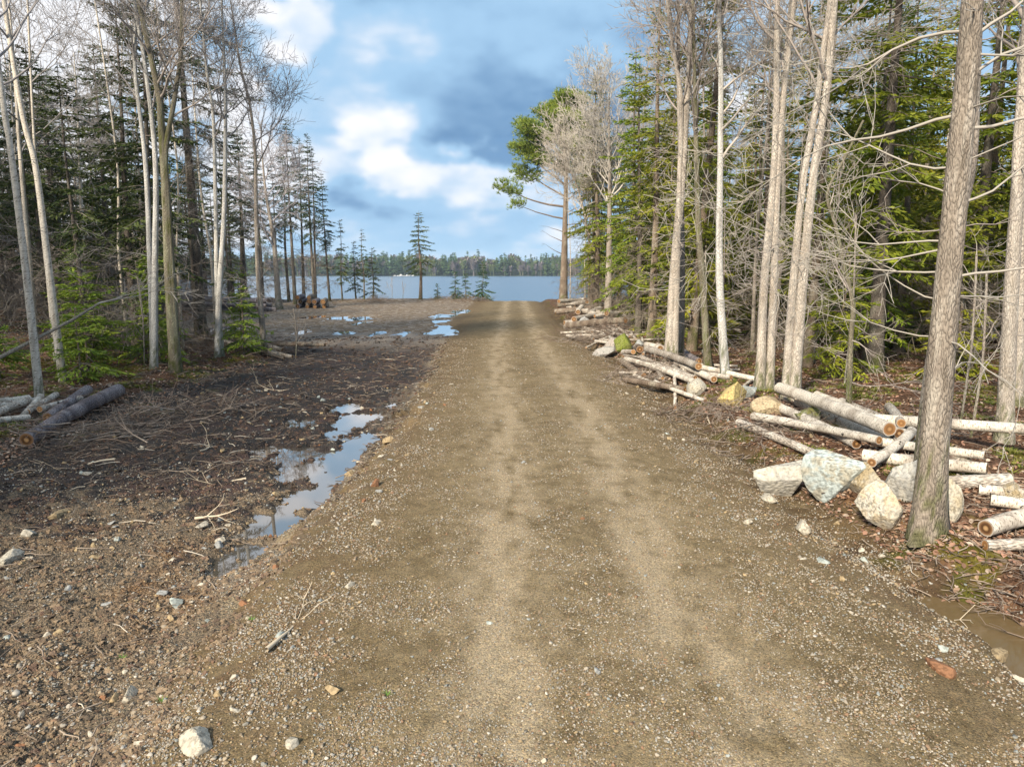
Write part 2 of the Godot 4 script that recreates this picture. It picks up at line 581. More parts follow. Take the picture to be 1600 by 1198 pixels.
# ---------------------------------------------------------------- trees
func branch(b: MB, p: Vector3, dir: Vector3, length: float, r: float, depth: int, lift: float, crook: float, col: Color, least := .004) -> void:
	var segs := clampi(int(length / .24) + 2, 2, 9)
	var pts := PackedVector3Array([p])
	var rad := PackedFloat32Array([r])
	var q := p
	var dd := dir
	var knots := []
	for k in segs:
		dd = (dd + Vector3(rng.randf_range(-1, 1), rng.randf_range(-1, 1), rng.randf_range(-1, 1)) * crook + Vector3(0, lift / segs, 0)).normalized()
		q += dd * length / segs
		pts.append(q)
		rad.append(maxf(least * .7, r * (1.0 - .85 * (k + 1) / segs)))
		knots.append([q, dd, rad[-1]])
	b.tube(pts, rad, 3 if r < .012 else 5 if r < .04 else 7, col)
	if depth <= 0 or length < .18: return
	var kids := clampi(int(length * (3.2 if depth > 1 else 4.5)) + 2, 2, 9)
	for k in kids:
		var w := rng.randf_range(.2, 1.0) * segs
		var kn: Array = knots[clampi(int(w), 0, segs - 1)]
		var kd: Vector3 = kn[1]
		var side := kd.cross(Vector3(rng.randf_range(-1, 1), rng.randf_range(-1, 1), rng.randf_range(-1, 1))).normalized()
		var an := rng.randf_range(.45, .95)
		branch(b, kn[0], (kd * cos(an) + side * sin(an)).normalized(), length * rng.randf_range(.32, .6), maxf(least, minf(kn[2] * .8, r * .55)), depth - 1, lift, crook, col, least)

# a trunk swept along its spine, with root flare, lumps, and bark / lichen patches in its vertex colours
func stem(b: MB, spine: Array, r0: float, r1: float, sides: int, cols: Array, flare := .5, sd := 0) -> Array:
	var curve := Curve3D.new()
	for q in spine.size():
		var pin: Vector3 = Vector3.ZERO
		if q > 0 and q < spine.size() - 1: pin = (spine[q + 1] - spine[q - 1]) * .16
		curve.add_point(spine[q], -pin, pin)
	var L := curve.get_baked_length()
	var rings := int(L / .16) + 8
	var first := b.v.size()
	var out := []
	for k in rings + 1:
		var t := pow(float(k) / rings, 1.25)
		var p := curve.sample_baked(t * L, true)
		var p2 := curve.sample_baked(minf(L, t * L + .05), true)
		var p0 := curve.sample_baked(maxf(0, t * L - .05), true)
		var tj := (p2 - p0).normalized()
		var a := (Vector3.RIGHT - tj * tj.x).normalized()
		var c := tj.cross(a)
		var r := lerpf(r0, r1, pow(t, .8))
		var low := exp(-t * L / .28)
		out.append([p, tj, r])
		for s in sides:
			var w := TAU * s / sides
			var o := a * cos(w) - c * sin(w)
			var lobes := pow(maxf(0.0, cos(w * 3.0 + sd) * .6 + cos(w * 5.0 + sd * 2.3) * .4), 1.5)
			var rr := r * (1.0 + low * flare * (.35 + 1.1 * lobes) + .06 * NA.get_noise_3d(p.x * 3 + o.x * .8 + sd, p.y * 2.2, o.z * .8))
			b.v.append(p + o * rr)
			b.n.append(o)
			var ln := NA.get_noise_3d(o.x * .9 + sd * 7, p.y * 1.3, o.z * .9)
			var l2 := NB.get_noise_3d(o.x * 2.0, p.y * 5.0 + sd, o.z * 2.0)
			var col: Color = cols[0]
			col = col.lerp(cols[1], smoothstep(.05, .3, ln + .3 * l2))
			col = col.lerp(cols[2], smoothstep(.25, .4, NA.get_noise_3d(o.x * .8, p.y * 1.1 + 50 + sd, o.z * .8) + .3 * l2) * .8)
			if p.y < .9: col = col.lerp(Color(.10, .12, .025), smoothstep(.1, .4, l2 + .45 - p.y * .7) * .7)
			b.c.append(col)
	for k in rings:
		for s in sides:
			var s2 := (s + 1) % sides
			var q := first + k * sides
			b.i.append_array([q + s, q + s2, q + sides + s, q + s2, q + sides + s2, q + sides + s])
	return out

const GREY_BARK := [Color(.40, .345, .295), Color(.52, .47, .41), Color(.30, .255, .21)]
const PALE_BARK := [Color(.56, .49, .42), Color(.66, .60, .53), Color(.42, .36, .30)]
const DARK_BARK := [Color(.17, .145, .125), Color(.25, .23, .19), Color(.12, .10, .085)]
const MOSSY_BARK := [Color(.23, .20, .15), Color(.30, .29, .20), Color(.11, .12, .03)]
const WHITE_BARK := [Color(.64, .62, .59), Color(.74, .72, .69), Color(.44, .41, .38)]
const BROWN_BARK := [Color(.27, .205, .16), Color(.36, .31, .25), Color(.19, .145, .11)]

func vs(list: Array) -> Array:
	var out := [Vector3.ZERO]
	for q in list: out.append(Vector3(q[0], q[1], q[2] if q.size() > 2 else 0.0))
	return out

# stems: arrays of [spine points [x, y] from the base, base radius]; limbs leave above `from` (0..1 of the height)
func hardwood(called: String, x: float, d: float, stems: Array, o: Dictionary) -> Node3D:
	rng.seed = o.seed
	var root := base(called, Vector3(x, height(x, d) - .06, -d))
	var twigs := MB.new()
	var cols: Array = o.get("bark", GREY_BARK)
	var least: float = o.get("least", .004)
	for st in stems:
		var b := MB.new()
		var sp := vs(st[0])
		if st.size() > 2: 
			for q in sp.size(): sp[q] += st[2] * (1.0 - float(q) / sp.size() * .5)
		var rings := stem(b, sp, st[1], .018, o.get("sides", 14), cols, o.get("flare", .5), o.seed)
		part("trunk", b.done(), M.birch_bark if o.get("birch", false) else M.bark, root)
		var n: int = o.get("limbs", 16)
		for k in n:
			var t := lerpf(o.get("from", .4), .98, (k + rng.randf()) / n)
			var rg: Array = rings[clampi(int(pow(t, .8) * rings.size()), 0, rings.size() - 1)]
			var an := rng.randf() * TAU
			var el := rng.randf_range(o.get("el0", .5), o.get("el1", 1.0))
			var dir := Vector3(cos(an) * cos(el), sin(el), sin(an) * cos(el))
			var hgt: float = sp[-1].y
			branch(twigs, rg[0] - rg[1] * .03, dir, hgt * o.get("reach", .26) * (1.15 - .75 * t) * rng.randf_range(.6, 1.2), clampf(rg[2] * .5, .01, .07), o.get("depth", 3), o.get("lift", .25), .2, o.get("twig", Color(.33, .29, .26)), least)
		for dl in o.get("dead", 0):
			var t := rng.randf_range(.1, .6)
			var rg: Array = rings[clampi(int(pow(t, .8) * rings.size()), 0, rings.size() - 1)]
			var an := rng.randf() * TAU
			branch(twigs, rg[0], Vector3(cos(an), rng.randf_range(-.25, .35), sin(an)).normalized(), rng.randf_range(.4, 1.4) * o.get("dead_reach", 1.0), rng.randf_range(.005, .013), 2, -.1, .26, o.get("twig", Color(.33, .29, .26)), least)
	for lm in o.get("boughs", []):   # [height, direction, length, radius]
		branch(twigs, Vector3(lm[4] if lm.size() > 4 else 0.0, lm[0], 0), (lm[1] as Vector3).normalized(), lm[2], lm[3] * .8, 3, .1, .24, o.get("twig", Color(.33, .29, .26)), least)
	part("crown", twigs.done(), M.twig, root)
	return root

# spruce / fir: whorls of drooping boughs with needle sprays, dead twiggy boughs below the live crown
func conifer(called: String, at: Vector3, o: Dictionary) -> Node3D:
	rng.seed = o.seed
	var root := base(called, at)
	var H: float = o.h
	var b := MB.new()
	var sp := [Vector3.ZERO, Vector3(rng.randf_range(-.1, .1), H * .35, rng.randf_range(-.1, .1)), Vector3(rng.randf_range(-.15, .15), H * .7, rng.randf_range(-.15, .15)), Vector3(0, H, 0)]
	if H < 3.0: sp = [Vector3.ZERO, Vector3(.02, H * .5, .01), Vector3(0, H, 0)]
	stem(b, sp, o.r, .008, 9 if H > 4 else 6, o.get("bark", BROWN_BARK), .35, o.seed)
	part("trunk", b.done(), M.bark, root)
	var f := MB.new()
	var wood := MB.new()
	var reach: float = o.reach
	var low: float = o.low * H
	var gap: float = o.get("gap", .36)
	var y := low
	var size: float = o.get("size", 1.0)
	var dead: int = o.get("dead", 0)
	while y < H * .985:
		var t := (y - low) / (H - low)
		var L := reach * (pow(1.0 - t, .75) * .95 + .05) * (1.0 - .45 * exp(-t * 9.0) * (1.0 if low > 1.0 else 0.0))
		var n := rng.randi_range(4, 6)
		var a0 := rng.randf() * TAU
		for k in n:
			if rng.randf() < o.get("miss", .12): continue
			var an := a0 + TAU * k / n + rng.randf_range(-.3, .3)
			bough(f, wood, Vector3(0, y + rng.randf_range(-.12, .12), 0), an, L * rng.randf_range(.5, 1.2), rng.randf_range(-.12, .12) + lerpf(-.25, .5, t) + o.get("perk", 0.0), size, o)
		y += gap * rng.randf_range(.75, 1.25) * (1.0 if t < .75 else .65)
	for k in dead:
		var yy := rng.randf_range(.06 * H, low * 1.1 + .3)
		var an := rng.randf() * TAU
		branch(wood, Vector3(0, yy, 0), Vector3(cos(an), rng.randf_range(-.35, .15), sin(an)).normalized(), reach * rng.randf_range(.5, 1.05), rng.randf_range(.008, .016), o.get("dead_depth", 2), -.12, .13, o.get("twig", Color(.20, .17, .14)), o.get("least", .005))
	part("boughs", wood.done(), M.twig, root).set_meta("kind", "stuff")
	part("crown", f.done(), M.needles, root)
	return root

func bough(f: MB, wood: MB, p: Vector3, an: float, L: float, el: float, size: float, o: Dictionary) -> void:
	var out := Vector3(cos(an), 0, sin(an))
	var dir := (out * cos(el) + Vector3.UP * sin(el)).normalized()
	var side := out.cross(Vector3.UP)
	var segs := 5
	var pts := PackedVector3Array([p])
	var rad := PackedFloat32Array([.006 + .007 * L])
	var q := p
	var dd := dir
	for k in segs:
		dd = (dd + Vector3(0, (-.10 if k < 3 else .14) - .02 * L, 0) + side * rng.randf_range(-.09, .09)).normalized()
		q += dd * L / segs
		pts.append(q)
		rad.append(maxf(.003, rad[0] * (1.0 - .85 * (k + 1) / segs)))
	wood.tube(pts, rad, 4, o.get("twig", Color(.22, .18, .15)))
	var g0: Color = o.get("green", Color(.045, .075, .022))
	var g1: Color = o.get("tip", Color(.10, .12, .028))
	var tint := rng.randf()
	var s := .18 * L if L > .6 else .02
	var pace: float = .085 * size
	while s < L:
		var t := s / L
		var w := t * segs
		var j := mini(int(w), segs - 1)
		var at := pts[j].lerp(pts[j + 1], w - j)
		var along := (pts[j + 1] - pts[j]).normalized()
		var tl := minf(.42, L * .42) * (1.0 - .75 * t) + .06
		for sg in [-1.0, 1.0]:
			if rng.randf() < .1: continue
			var td: Vector3 = (along * .75 + side * sg * rng.randf_range(.7, 1.1) + Vector3(0, rng.randf_range(-.35, .1), 0)).normalized()
			var m := maxi(1, int(tl / (.065 * size)))
			for e in m:
				var pp := at + td * tl * e / m
				var kd := (td + Vector3(rng.randf_range(-.5, .5), rng.randf_range(-.35, .25), rng.randf_range(-.5, .5))).normalized()
				var ks := kd.cross(Vector3(rng.randf_range(-.6, .6), 1, rng.randf_range(-.6, .6))).normalized()
				var col := g0.lerp(g1, clampf(tint * .6 + rng.randf_range(-.15, .6), 0, 1)) * rng.randf_range(.85, 1.3)
				f.kite(pp, kd * size * rng.randf_range(.12, .22), ks * size * rng.randf_range(.014, .026), col)
				if rng.randf() < .8:
					f.kite(pp, (kd + ks * rng.randf_range(-.9, .9)).normalized() * size * rng.randf_range(.09, .14), ks.rotated(kd, 1.2) * size * .019, col)
		s += pace * rng.randf_range(.7, 1.3)

# a white pine: long bare limbs carrying tufts of needles at their ends
func pine(called: String, at: Vector3, o: Dictionary) -> Node3D:
	rng.seed = o.seed
	var root := base(called, at)
	var b := MB.new()
	var rings := stem(b, vs(o.spine), o.r, .03, 12, o.get("bark", BROWN_BARK), .3, o.seed)
	part("trunk", b.done(), M.bark, root)
	var wood := MB.new()
	var f := MB.new()
	for lm in o.limbs:    # [height, azimuth, length, rise, needle share]
		var rg: Array = rings[0]
		for q in rings:
			if q[0].y <= lm[0]: rg = q
		var out := Vector3(cos(lm[1]), 0, sin(lm[1]))
		var dd: Vector3 = (out + Vector3.UP * lm[3]).normalized()
		var segs := 8
		var pts := PackedVector3Array([rg[0]])
		var r0: float = .02 + .016 * lm[2]
		var rad := PackedFloat32Array([r0])
		var p: Vector3 = rg[0]
		for k in segs:
			dd = (dd + Vector3(rng.randf_range(-.12, .12), rng.randf_range(-.05, .12), rng.randf_range(-.12, .12))).normalized()
			p += dd * lm[2] / segs
			pts.append(p)
			rad.append(r0 * (1.0 - .8 * (k + 1) / segs))
			if float(k + 1) / segs > 1.0 - lm[4]:
				for e in 7:
					var sd := dd.cross(Vector3(rng.randf_range(-1, 1), rng.randf_range(-1, 1), rng.randf_range(-1, 1))).normalized()
					var td := (dd * .6 + sd + Vector3.UP * .25).normalized()
					var tl: float = rng.randf_range(.35, .9) * (1.0 if k < segs - 1 else .7)
					wood.tube(PackedVector3Array([p, p + td * tl * .5, p + td * tl + Vector3(0, .06, 0)]), PackedFloat32Array([.016, .011, .007]), 3, Color(.2, .16, .13))
					for tf in 15:
						tuft(f, p + td * tl * rng.randf_range(.3, 1.15) + Vector3(rng.randf_range(-.6, .6), rng.randf_range(-.12, .22), rng.randf_range(-.6, .6)), (td + Vector3.UP * .5).normalized(), o)
		wood.tube(pts, rad, 6, Color(.24, .19, .16))
		if lm[4] < .05: branch(wood, p, dd, .5, .01, 1, -.1, .25, Color(.24, .2, .17), .006)
	part("boughs", wood.done(), M.bark, root).set_meta("kind", "stuff")
	part("crown", f.done(), M.needles, root)
	return root

func tuft(f: MB, p: Vector3, up: Vector3, o: Dictionary) -> void:
	var g0: Color = o.get("green", Color(.11, .17, .04))
	var g1: Color = o.get("tip", Color(.30, .34, .05))
	var t := rng.randf()
	for k in 7:
		var dir := (up * .8 + Vector3(rng.randf_range(-1, 1), rng.randf_range(-.6, 1), rng.randf_range(-1, 1))).normalized()
		var sd := dir.cross(Vector3(rng.randf_range(-1, 1), rng.randf_range(-1, 1), rng.randf_range(-1, 1))).normalized()
		f.blade(p, dir * rng.randf_range(.2, .34), sd * .02, g0.lerp(g1, clampf(t + rng.randf_range(-.2, .2), 0, 1)))

# ---------------------------------------------------------------- stones, logs
func ico(level: int) -> Array:
	var g := (1.0 + sqrt(5.0)) / 2.0
	var v := [Vector3(-1, g, 0), Vector3(1, g, 0), Vector3(-1, -g, 0), Vector3(1, -g, 0), Vector3(0, -1, g), Vector3(0, 1, g), Vector3(0, -1, -g), Vector3(0, 1, -g), Vector3(g, 0, -1), Vector3(g, 0, 1), Vector3(-g, 0, -1), Vector3(-g, 0, 1)]
	for k in v.size(): v[k] = v[k].normalized()
	var f := [[0, 11, 5], [0, 5, 1], [0, 1, 7], [0, 7, 10], [0, 10, 11], [1, 5, 9], [5, 11, 4], [11, 10, 2], [10, 7, 6], [7, 1, 8], [3, 9, 4], [3, 4, 2], [3, 2, 6], [3, 6, 8], [3, 8, 9], [4, 9, 5], [2, 4, 11], [6, 2, 10], [8, 6, 7], [9, 8, 1]]
	for l in level:
		var mid := {}
		var nf := []
		for t in f:
			var m := []
			for e in 3:
				var a: int = mini(t[e], t[(e + 1) % 3])
				var b: int = maxi(t[e], t[(e + 1) % 3])
				var key := a * 100000 + b
				if not mid.has(key):
					mid[key] = v.size()
					v.append(((v[a] + v[b]) * .5).normalized())
				m.append(mid[key])
			nf.append([t[0], m[0], m[2]])
			nf.append([t[1], m[1], m[0]])
			nf.append([t[2], m[2], m[1]])
			nf.append([m[0], m[1], m[2]])
		f = nf
	return [v, f]

var icos := {}
func boulder(sd: int, level: int, c0: Color, c1: Color, cuts := 9, flat := true, lump := .05) -> ArrayMesh:
	var r := RandomNumberGenerator.new()
	r.seed = sd
	if not icos.has(level): icos[level] = ico(level)
	var v: Array = icos[level][0]
	var planes := []
	for k in cuts:
		planes.append([Vector3(r.randf_range(-1, 1), r.randf_range(-.8, 1), r.randf_range(-1, 1)).normalized(), r.randf_range(.3, .6), r.randf()])
	var p := PackedVector3Array()
	var col := PackedColorArray()
	for q in v:
		var rad := 1.0
		var face := .5
		for pl in planes:
			var dt: float = q.dot(pl[0])
			if dt > .05 and pl[1] / dt < rad:
				rad = pl[1] / dt
				face = pl[2]
		rad *= 1.0 + lump * NA.get_noise_3d(q.x * 2.0 + sd, q.y * 2.0, q.z * 2.0) + lump * .5 * NB.get_noise_3d(q.x * 5.0 + sd, q.y * 5.0, q.z * 5.0)
		p.append(q * rad)
		var n := NA.get_noise_3d(q.x * 1.2, q.y * 1.2 + sd, q.z * 1.2)
		col.append(c0.lerp(c1, .6 * smoothstep(-.25, .4, n + .4 * NB.get_noise_3d(q.x * 4.0, q.y * 4.0 + sd, q.z * 4.0))))
	if cuts > 0 and level > 3:   # to a box of one metre
		var lo := Vector3.ONE * 9
		var hi := Vector3.ONE * -9
		for q in p:
			lo = lo.min(q)
			hi = hi.max(q)
		for k in p.size(): p[k] = (p[k] - (lo + hi) * .5) / (hi - lo)
	var b := MB.new()
	if flat:
		for t in icos[level][1]:
			var nn := (p[t[2]] - p[t[0]]).cross(p[t[1]] - p[t[0]]).normalized()
			if nn.dot(p[t[0]]) < 0: nn = -nn
			for e in [0, 2, 1]:
				b.i.append(b.v.size())
				b.v.append(p[t[e]])
				b.n.append((nn * .85 + p[t[e]].normalized() * .15).normalized())
				b.c.append(col[t[e]])
	else:
		b.v = p
		for q in p: b.n.append(q.normalized())
		b.c = col
		for t in icos[level][1]: b.i.append_array([t[0], t[2], t[1]])
	return b.done()

func rock(called: String, x: float, d: float, size: Vector3, turn: Vector3, sd: int, c0: Color, c1: Color, label: String, cat := "boulder", lift := .3, cuts := 9) -> void:
	var o := part(called, boulder(sd, 4, c0, c1, cuts + 2, true, .03), M.rock, self)
	o.position = Vector3(x, height(x, d) + size.y * lift, -d)
	o.scale = size
	o.rotation = turn
	tag(o, label, cat)

# a felled log from a to b (x, y above the ground, d), bark with a cut face at either end
func log_between(a: Vector3, c: Vector3, r0: float, r1: float, look: String, label: String, group := "", called := "log") -> void:
	var A := Vector3(a.x, height(a.x, a.z) + a.y + r0 * .9, -a.z)
	var C := Vector3(c.x, height(c.x, c.z) + c.y + r1 * .9, -c.z)
	var L := A.distance_to(C)
	var root := base(called, A)
	root.look_at_from_position(A, C, Vector3.UP if absf((C - A).normalized().y) < .95 else Vector3.RIGHT)
	var b := MB.new()
	var sides := 14
	var rings := int(L / .14) + 5
	var cols: Array = {"birch": WHITE_BARK, "pale": PALE_BARK, "grey": GREY_BARK, "brown": BROWN_BARK, "dark": DARK_BARK, "purple": [Color(.24, .21, .22), Color(.33, .30, .31), Color(.16, .14, .15)]}[look]
	var sd := rng.randi() % 100
	var bendx := rng.randf_range(-.02, .02) * L
	var bendy := rng.randf_range(-.008, .008) * L
	var ends := []
	for k in rings + 1:
		var t := float(k) / rings
		var mid := Vector3(bendx * sin(PI * t) + .012 * NA.get_noise_2d(t * L * 1.5, sd), bendy * sin(PI * t), -t * L)
		var r := lerpf(r0, r1, t)
		if k == 0 or k == rings: ends.append([mid, r])
		for s in sides:
			var w := TAU * s / sides
			var o := Vector3(cos(w), sin(w), 0)
			b.v.append(mid + o * r * (1.0 + .07 * NA.get_noise_3d(o.x + sd, o.y, t * L * 2.0)))
			b.n.append(o)
			var ln := NB.get_noise_2d(t * L * 4.0, sd * 3.0)   # patches follow the length of the log only
			b.c.append((cols[0] as Color).lerp(cols[1], smoothstep(0.0, .3, ln)).lerp(cols[2], smoothstep(.1, .4, -ln)))
	for k in rings:
		for s in sides:
			var s2 := (s + 1) % sides
			var q := k * sides
			b.i.append_array([q + s, q + s2, q + sides + s, q + s2, q + sides + s2, q + sides + s])
	for k in rng.randi_range(1, 4):   # knots and stubs of branches
		var t := rng.randf_range(.15, .9)
		var w := rng.randf() * TAU
		var o := Vector3(cos(w), sin(w), 0)
		var r := lerpf(r0, r1, t)
		b.tube(PackedVector3Array([Vector3(0, 0, -t * L) + o * r * .7, Vector3(0, 0, -t * L - .03) + o * r * 1.25]), PackedFloat32Array([r * .3, r * .2]), 6, cols[2], true)
	part("bark", b.done(), M.log_bark if look == "birch" else M.log_rough_bark, root)
	for e in 2:
		var m := MB.new()
		var z: float = ends[e][0].z + (.004 if e == 0 else -.004)
		var heart := Color(.10, .05, .025).lerp(Color(.34, .17, .065), pow(rng.randf(), 1.4))
		var sap := Color(.28, .15, .06).lerp(Color(.40, .26, .14), rng.randf())
		m.v.append(Vector3(ends[e][0].x, ends[e][0].y, z))
		m.n.append(Vector3(0, 0, 1 if e == 0 else -1))
		m.c.append(sap * 1.2)
		for q in 5:
			for s in sides:
				var w := TAU * s / sides
				var o := Vector3(cos(w), sin(w), 0)
				var rr: float = ends[e][1] * (q + 1) / 5.0 * (.99 if q < 4 else 1.0) * (1.0 + .07 * NA.get_noise_3d(o.x + sd, o.y, absf(z) * 2.0))
				m.v.append(Vector3(ends[e][0].x, ends[e][0].y, z) + o * rr)
				m.n.append(Vector3(0, 0, 1 if e == 0 else -1))
				m.c.append([sap, heart * .7, heart, heart.lerp(sap, .45), (cols[2] as Color)][q])
		for s in sides:
			var s2 := (s + 1) % sides
			m.i.append_array([0, 1 + s2, 1 + s] if e == 0 else [0, 1 + s, 1 + s2])
			for q in 4:
				var f := 1 + q * sides
				m.i.append_array([f + s, f + s2, f + sides + s, f + s2, f + sides + s2, f + sides + s] if e == 0 else [f + s, f + sides + s, f + s2, f + s2, f + sides + s, f + sides + s2])
		part("cut_end", m.done(), M.wood_end, root)
	tag(root, label, "log", group)

# ---------------------------------------------------------------- sky
func make_sky() -> ImageTexture:
	var w := 2048
	var h := 1024
	var im := Image.create(w, h, false, Image.FORMAT_RGBF)
	im.fill(Color(.2, .21, .2))
	var fb := FastNoiseLite.new()
	fb.noise_type = FastNoiseLite.TYPE_SIMPLEX_SMOOTH
	fb.fractal_octaves = 6
	fb.frequency = 1.0
	fb.seed = 19
	# cloud banks: [azimuth, elevation, half width, half height, brightness, share, softness] in degrees, azimuth from the track's direction to the east
	var banks := [[0.0, 13.0, 16.0, 7.0, .20, .8, 1.0], [-3.5, 9.6, 7.0, 2.2, .06, .7, .8], [3.0, 17.5, 9.0, 3.0, .48, .7, .9], [-16.0, 16.0, 6.5, 7.0, .62, .8, .7], [-15.0, 16.8, 2.6, 2.2, .95, .8, .5], [-33.0, 12.0, 16.0, 18.0, 1.1, .9, .6], [-19.0, 4.5, 8.0, 4.5, .98, .85, .6], [-4.0, 4.6, 15.0, 3.0, .60, .8, .6], [-11.5, 8.6, 7.5, 2.0, .92, .85, .4], [-10.3, 9.8, 3.4, 2.3, 1.15, .9, .35], [-5.5, 6.9, 6.0, 1.2, .84, .8, .4], [1.0, 5.4, 5.0, .9, .82, .7, .4], [-1.0, 3.4, 6.0, .7, .70, .6, .5], [3.5, 2.6, 5.0, .8, .84, .6, .5], [30.0, 14.0, 16.0, 12.0, .62, .6, .8]]
	for y in h / 2:
		var el := (0.5 - (y + .5) / h) * 180.0
		var se := sin(deg_to_rad(el))
		var ce := cos(deg_to_rad(el))
		for x in w:
			var az := fposmod((x + .5) / w + .5, 1.0) * 360.0 - 180.0
			if el > 60.0 and x % 4:
				im.set_pixel(x, y, im.get_pixel(x - x % 4, y))
				continue
			var dir := Vector3(sin(deg_to_rad(az)) * ce, se, -cos(deg_to_rad(az)) * ce)
			# a flat layer of cloud: features shrink towards the horizon
			var k := 1.0 / (se + .22)
			var px := dir.x * k
			var pz := dir.z * k
			var n := fb.get_noise_3d(px * 1.5, pz * 1.5, se * 3.0)
			var n2 := fb.get_noise_3d(px * 5.0 + 20, pz * 5.0, se * 14.0)
			var n3 := fb.get_noise_3d(dir.x * 7.0, dir.y * 12.0 + 40.0, dir.z * 7.0)
			var b := .64 + .7 * n + .25 * n2
			for q in banks:
				var dx: float = (az - q[0]) / q[2]
				if absf(dx) > 1.8: continue
				var dy: float = (el - q[1]) / q[3]
				if dy < 0.0: dy *= .8
				var edge := 1.0 - sqrt(dx * dx + dy * dy) + .15 * n2 + .85 * n3
				b = lerpf(b, q[4] + .12 * n2 + .35 * n3, q[5] * smoothstep(-.15, q[6], edge))
			b += .10 * smoothstep(25.0, 60.0, el)
			var c := Color(.135, .275, .49).lerp(Color(.38, .60, .84), smoothstep(.05, .62, b)).lerp(Color(.95, .96, 1.0), smoothstep(.6, 1.1, b))
			c = c.lerp(Color(.48, .72, .93), .6 * smoothstep(4.5, 0.0, el) * smoothstep(1.1, .7, b))
			im.set_pixel(x, y, c * .62)
	return ImageTexture.create_from_image(im)

func _ready() -> void:
	# ------------------------------------------------ camera, sky, sun, exposure
	var cam := Camera3D.new()
	cam.name = "camera"
	cam.position = Vector3(0, 2.4, 0)
	cam.rotation_degrees = Vector3(-8.75, 0, 0)
	cam.fov = 55.86
	cam.near = .05
	cam.far = 4000
	add_child(cam)
	cam.current = true
	NA.seed = 4
	NA.noise_type = FastNoiseLite.TYPE_SIMPLEX_SMOOTH
	NA.fractal_octaves = 3
	NA.frequency = 1.0
	NB.seed = 9
	NB.noise_type = FastNoiseLite.TYPE_SIMPLEX_SMOOTH
	NB.fractal_octaves = 2
	NB.frequency = 1.0
	var env := Environment.new()
	env.background_mode = Environment.BG_SKY
	env.tonemap_mode = Environment.TONE_MAPPER_LINEAR
	env.tonemap_exposure = 1.75
	env.sdfgi_enabled = true
	env.ssao_enabled = true
	env.ssil_enabled = true
	env.fog_enabled = true
	env.fog_mode = Environment.FOG_MODE_EXPONENTIAL
	env.fog_density = .00022
	env.fog_light_color = Color(.80, .88, .97)
	var sky := Sky.new()
	var pano := PanoramaSkyMaterial.new()
	pano.panorama = make_sky()
	pano.energy_multiplier = 1.0
	sky.sky_material = pano
	env.sky = sky
	var we := WorldEnvironment.new()
	we.name = "environment"
	we.environment = env
	add_child(we)
	var sun := DirectionalLight3D.new()
	sun.name = "sun"
	add_child(sun)
	var az := deg_to_rad(-150.0)     # from behind the camera, over the west side
	var el := deg_to_rad(33.0)
	var from := Vector3(sin(az) * cos(el), sin(el), -cos(az) * cos(el))
	sun.look_at_from_position(from * 100.0, Vector3.ZERO, Vector3.UP)
	sun.light_energy = 1.6
	sun.light_color = Color(1.0, .95, .86)
	sun.light_angular_distance = 8.0
	sun.shadow_enabled = true
	print("sky ", Time.get_ticks_msec())

	make_materials()
	make_ground()
	print("ground ", Time.get_ticks_msec())
	make_water()
	make_far_shore()
	print("far ", Time.get_ticks_msec())
	make_hero_trees()
	print("heroes ", Time.get_ticks_msec())
	make_woods()
	print("woods ", Time.get_ticks_msec())
	make_rocks()
	make_logs()
	print("logs ", Time.get_ticks_msec())
	make_litter()
	print("litter ", Time.get_ticks_msec())

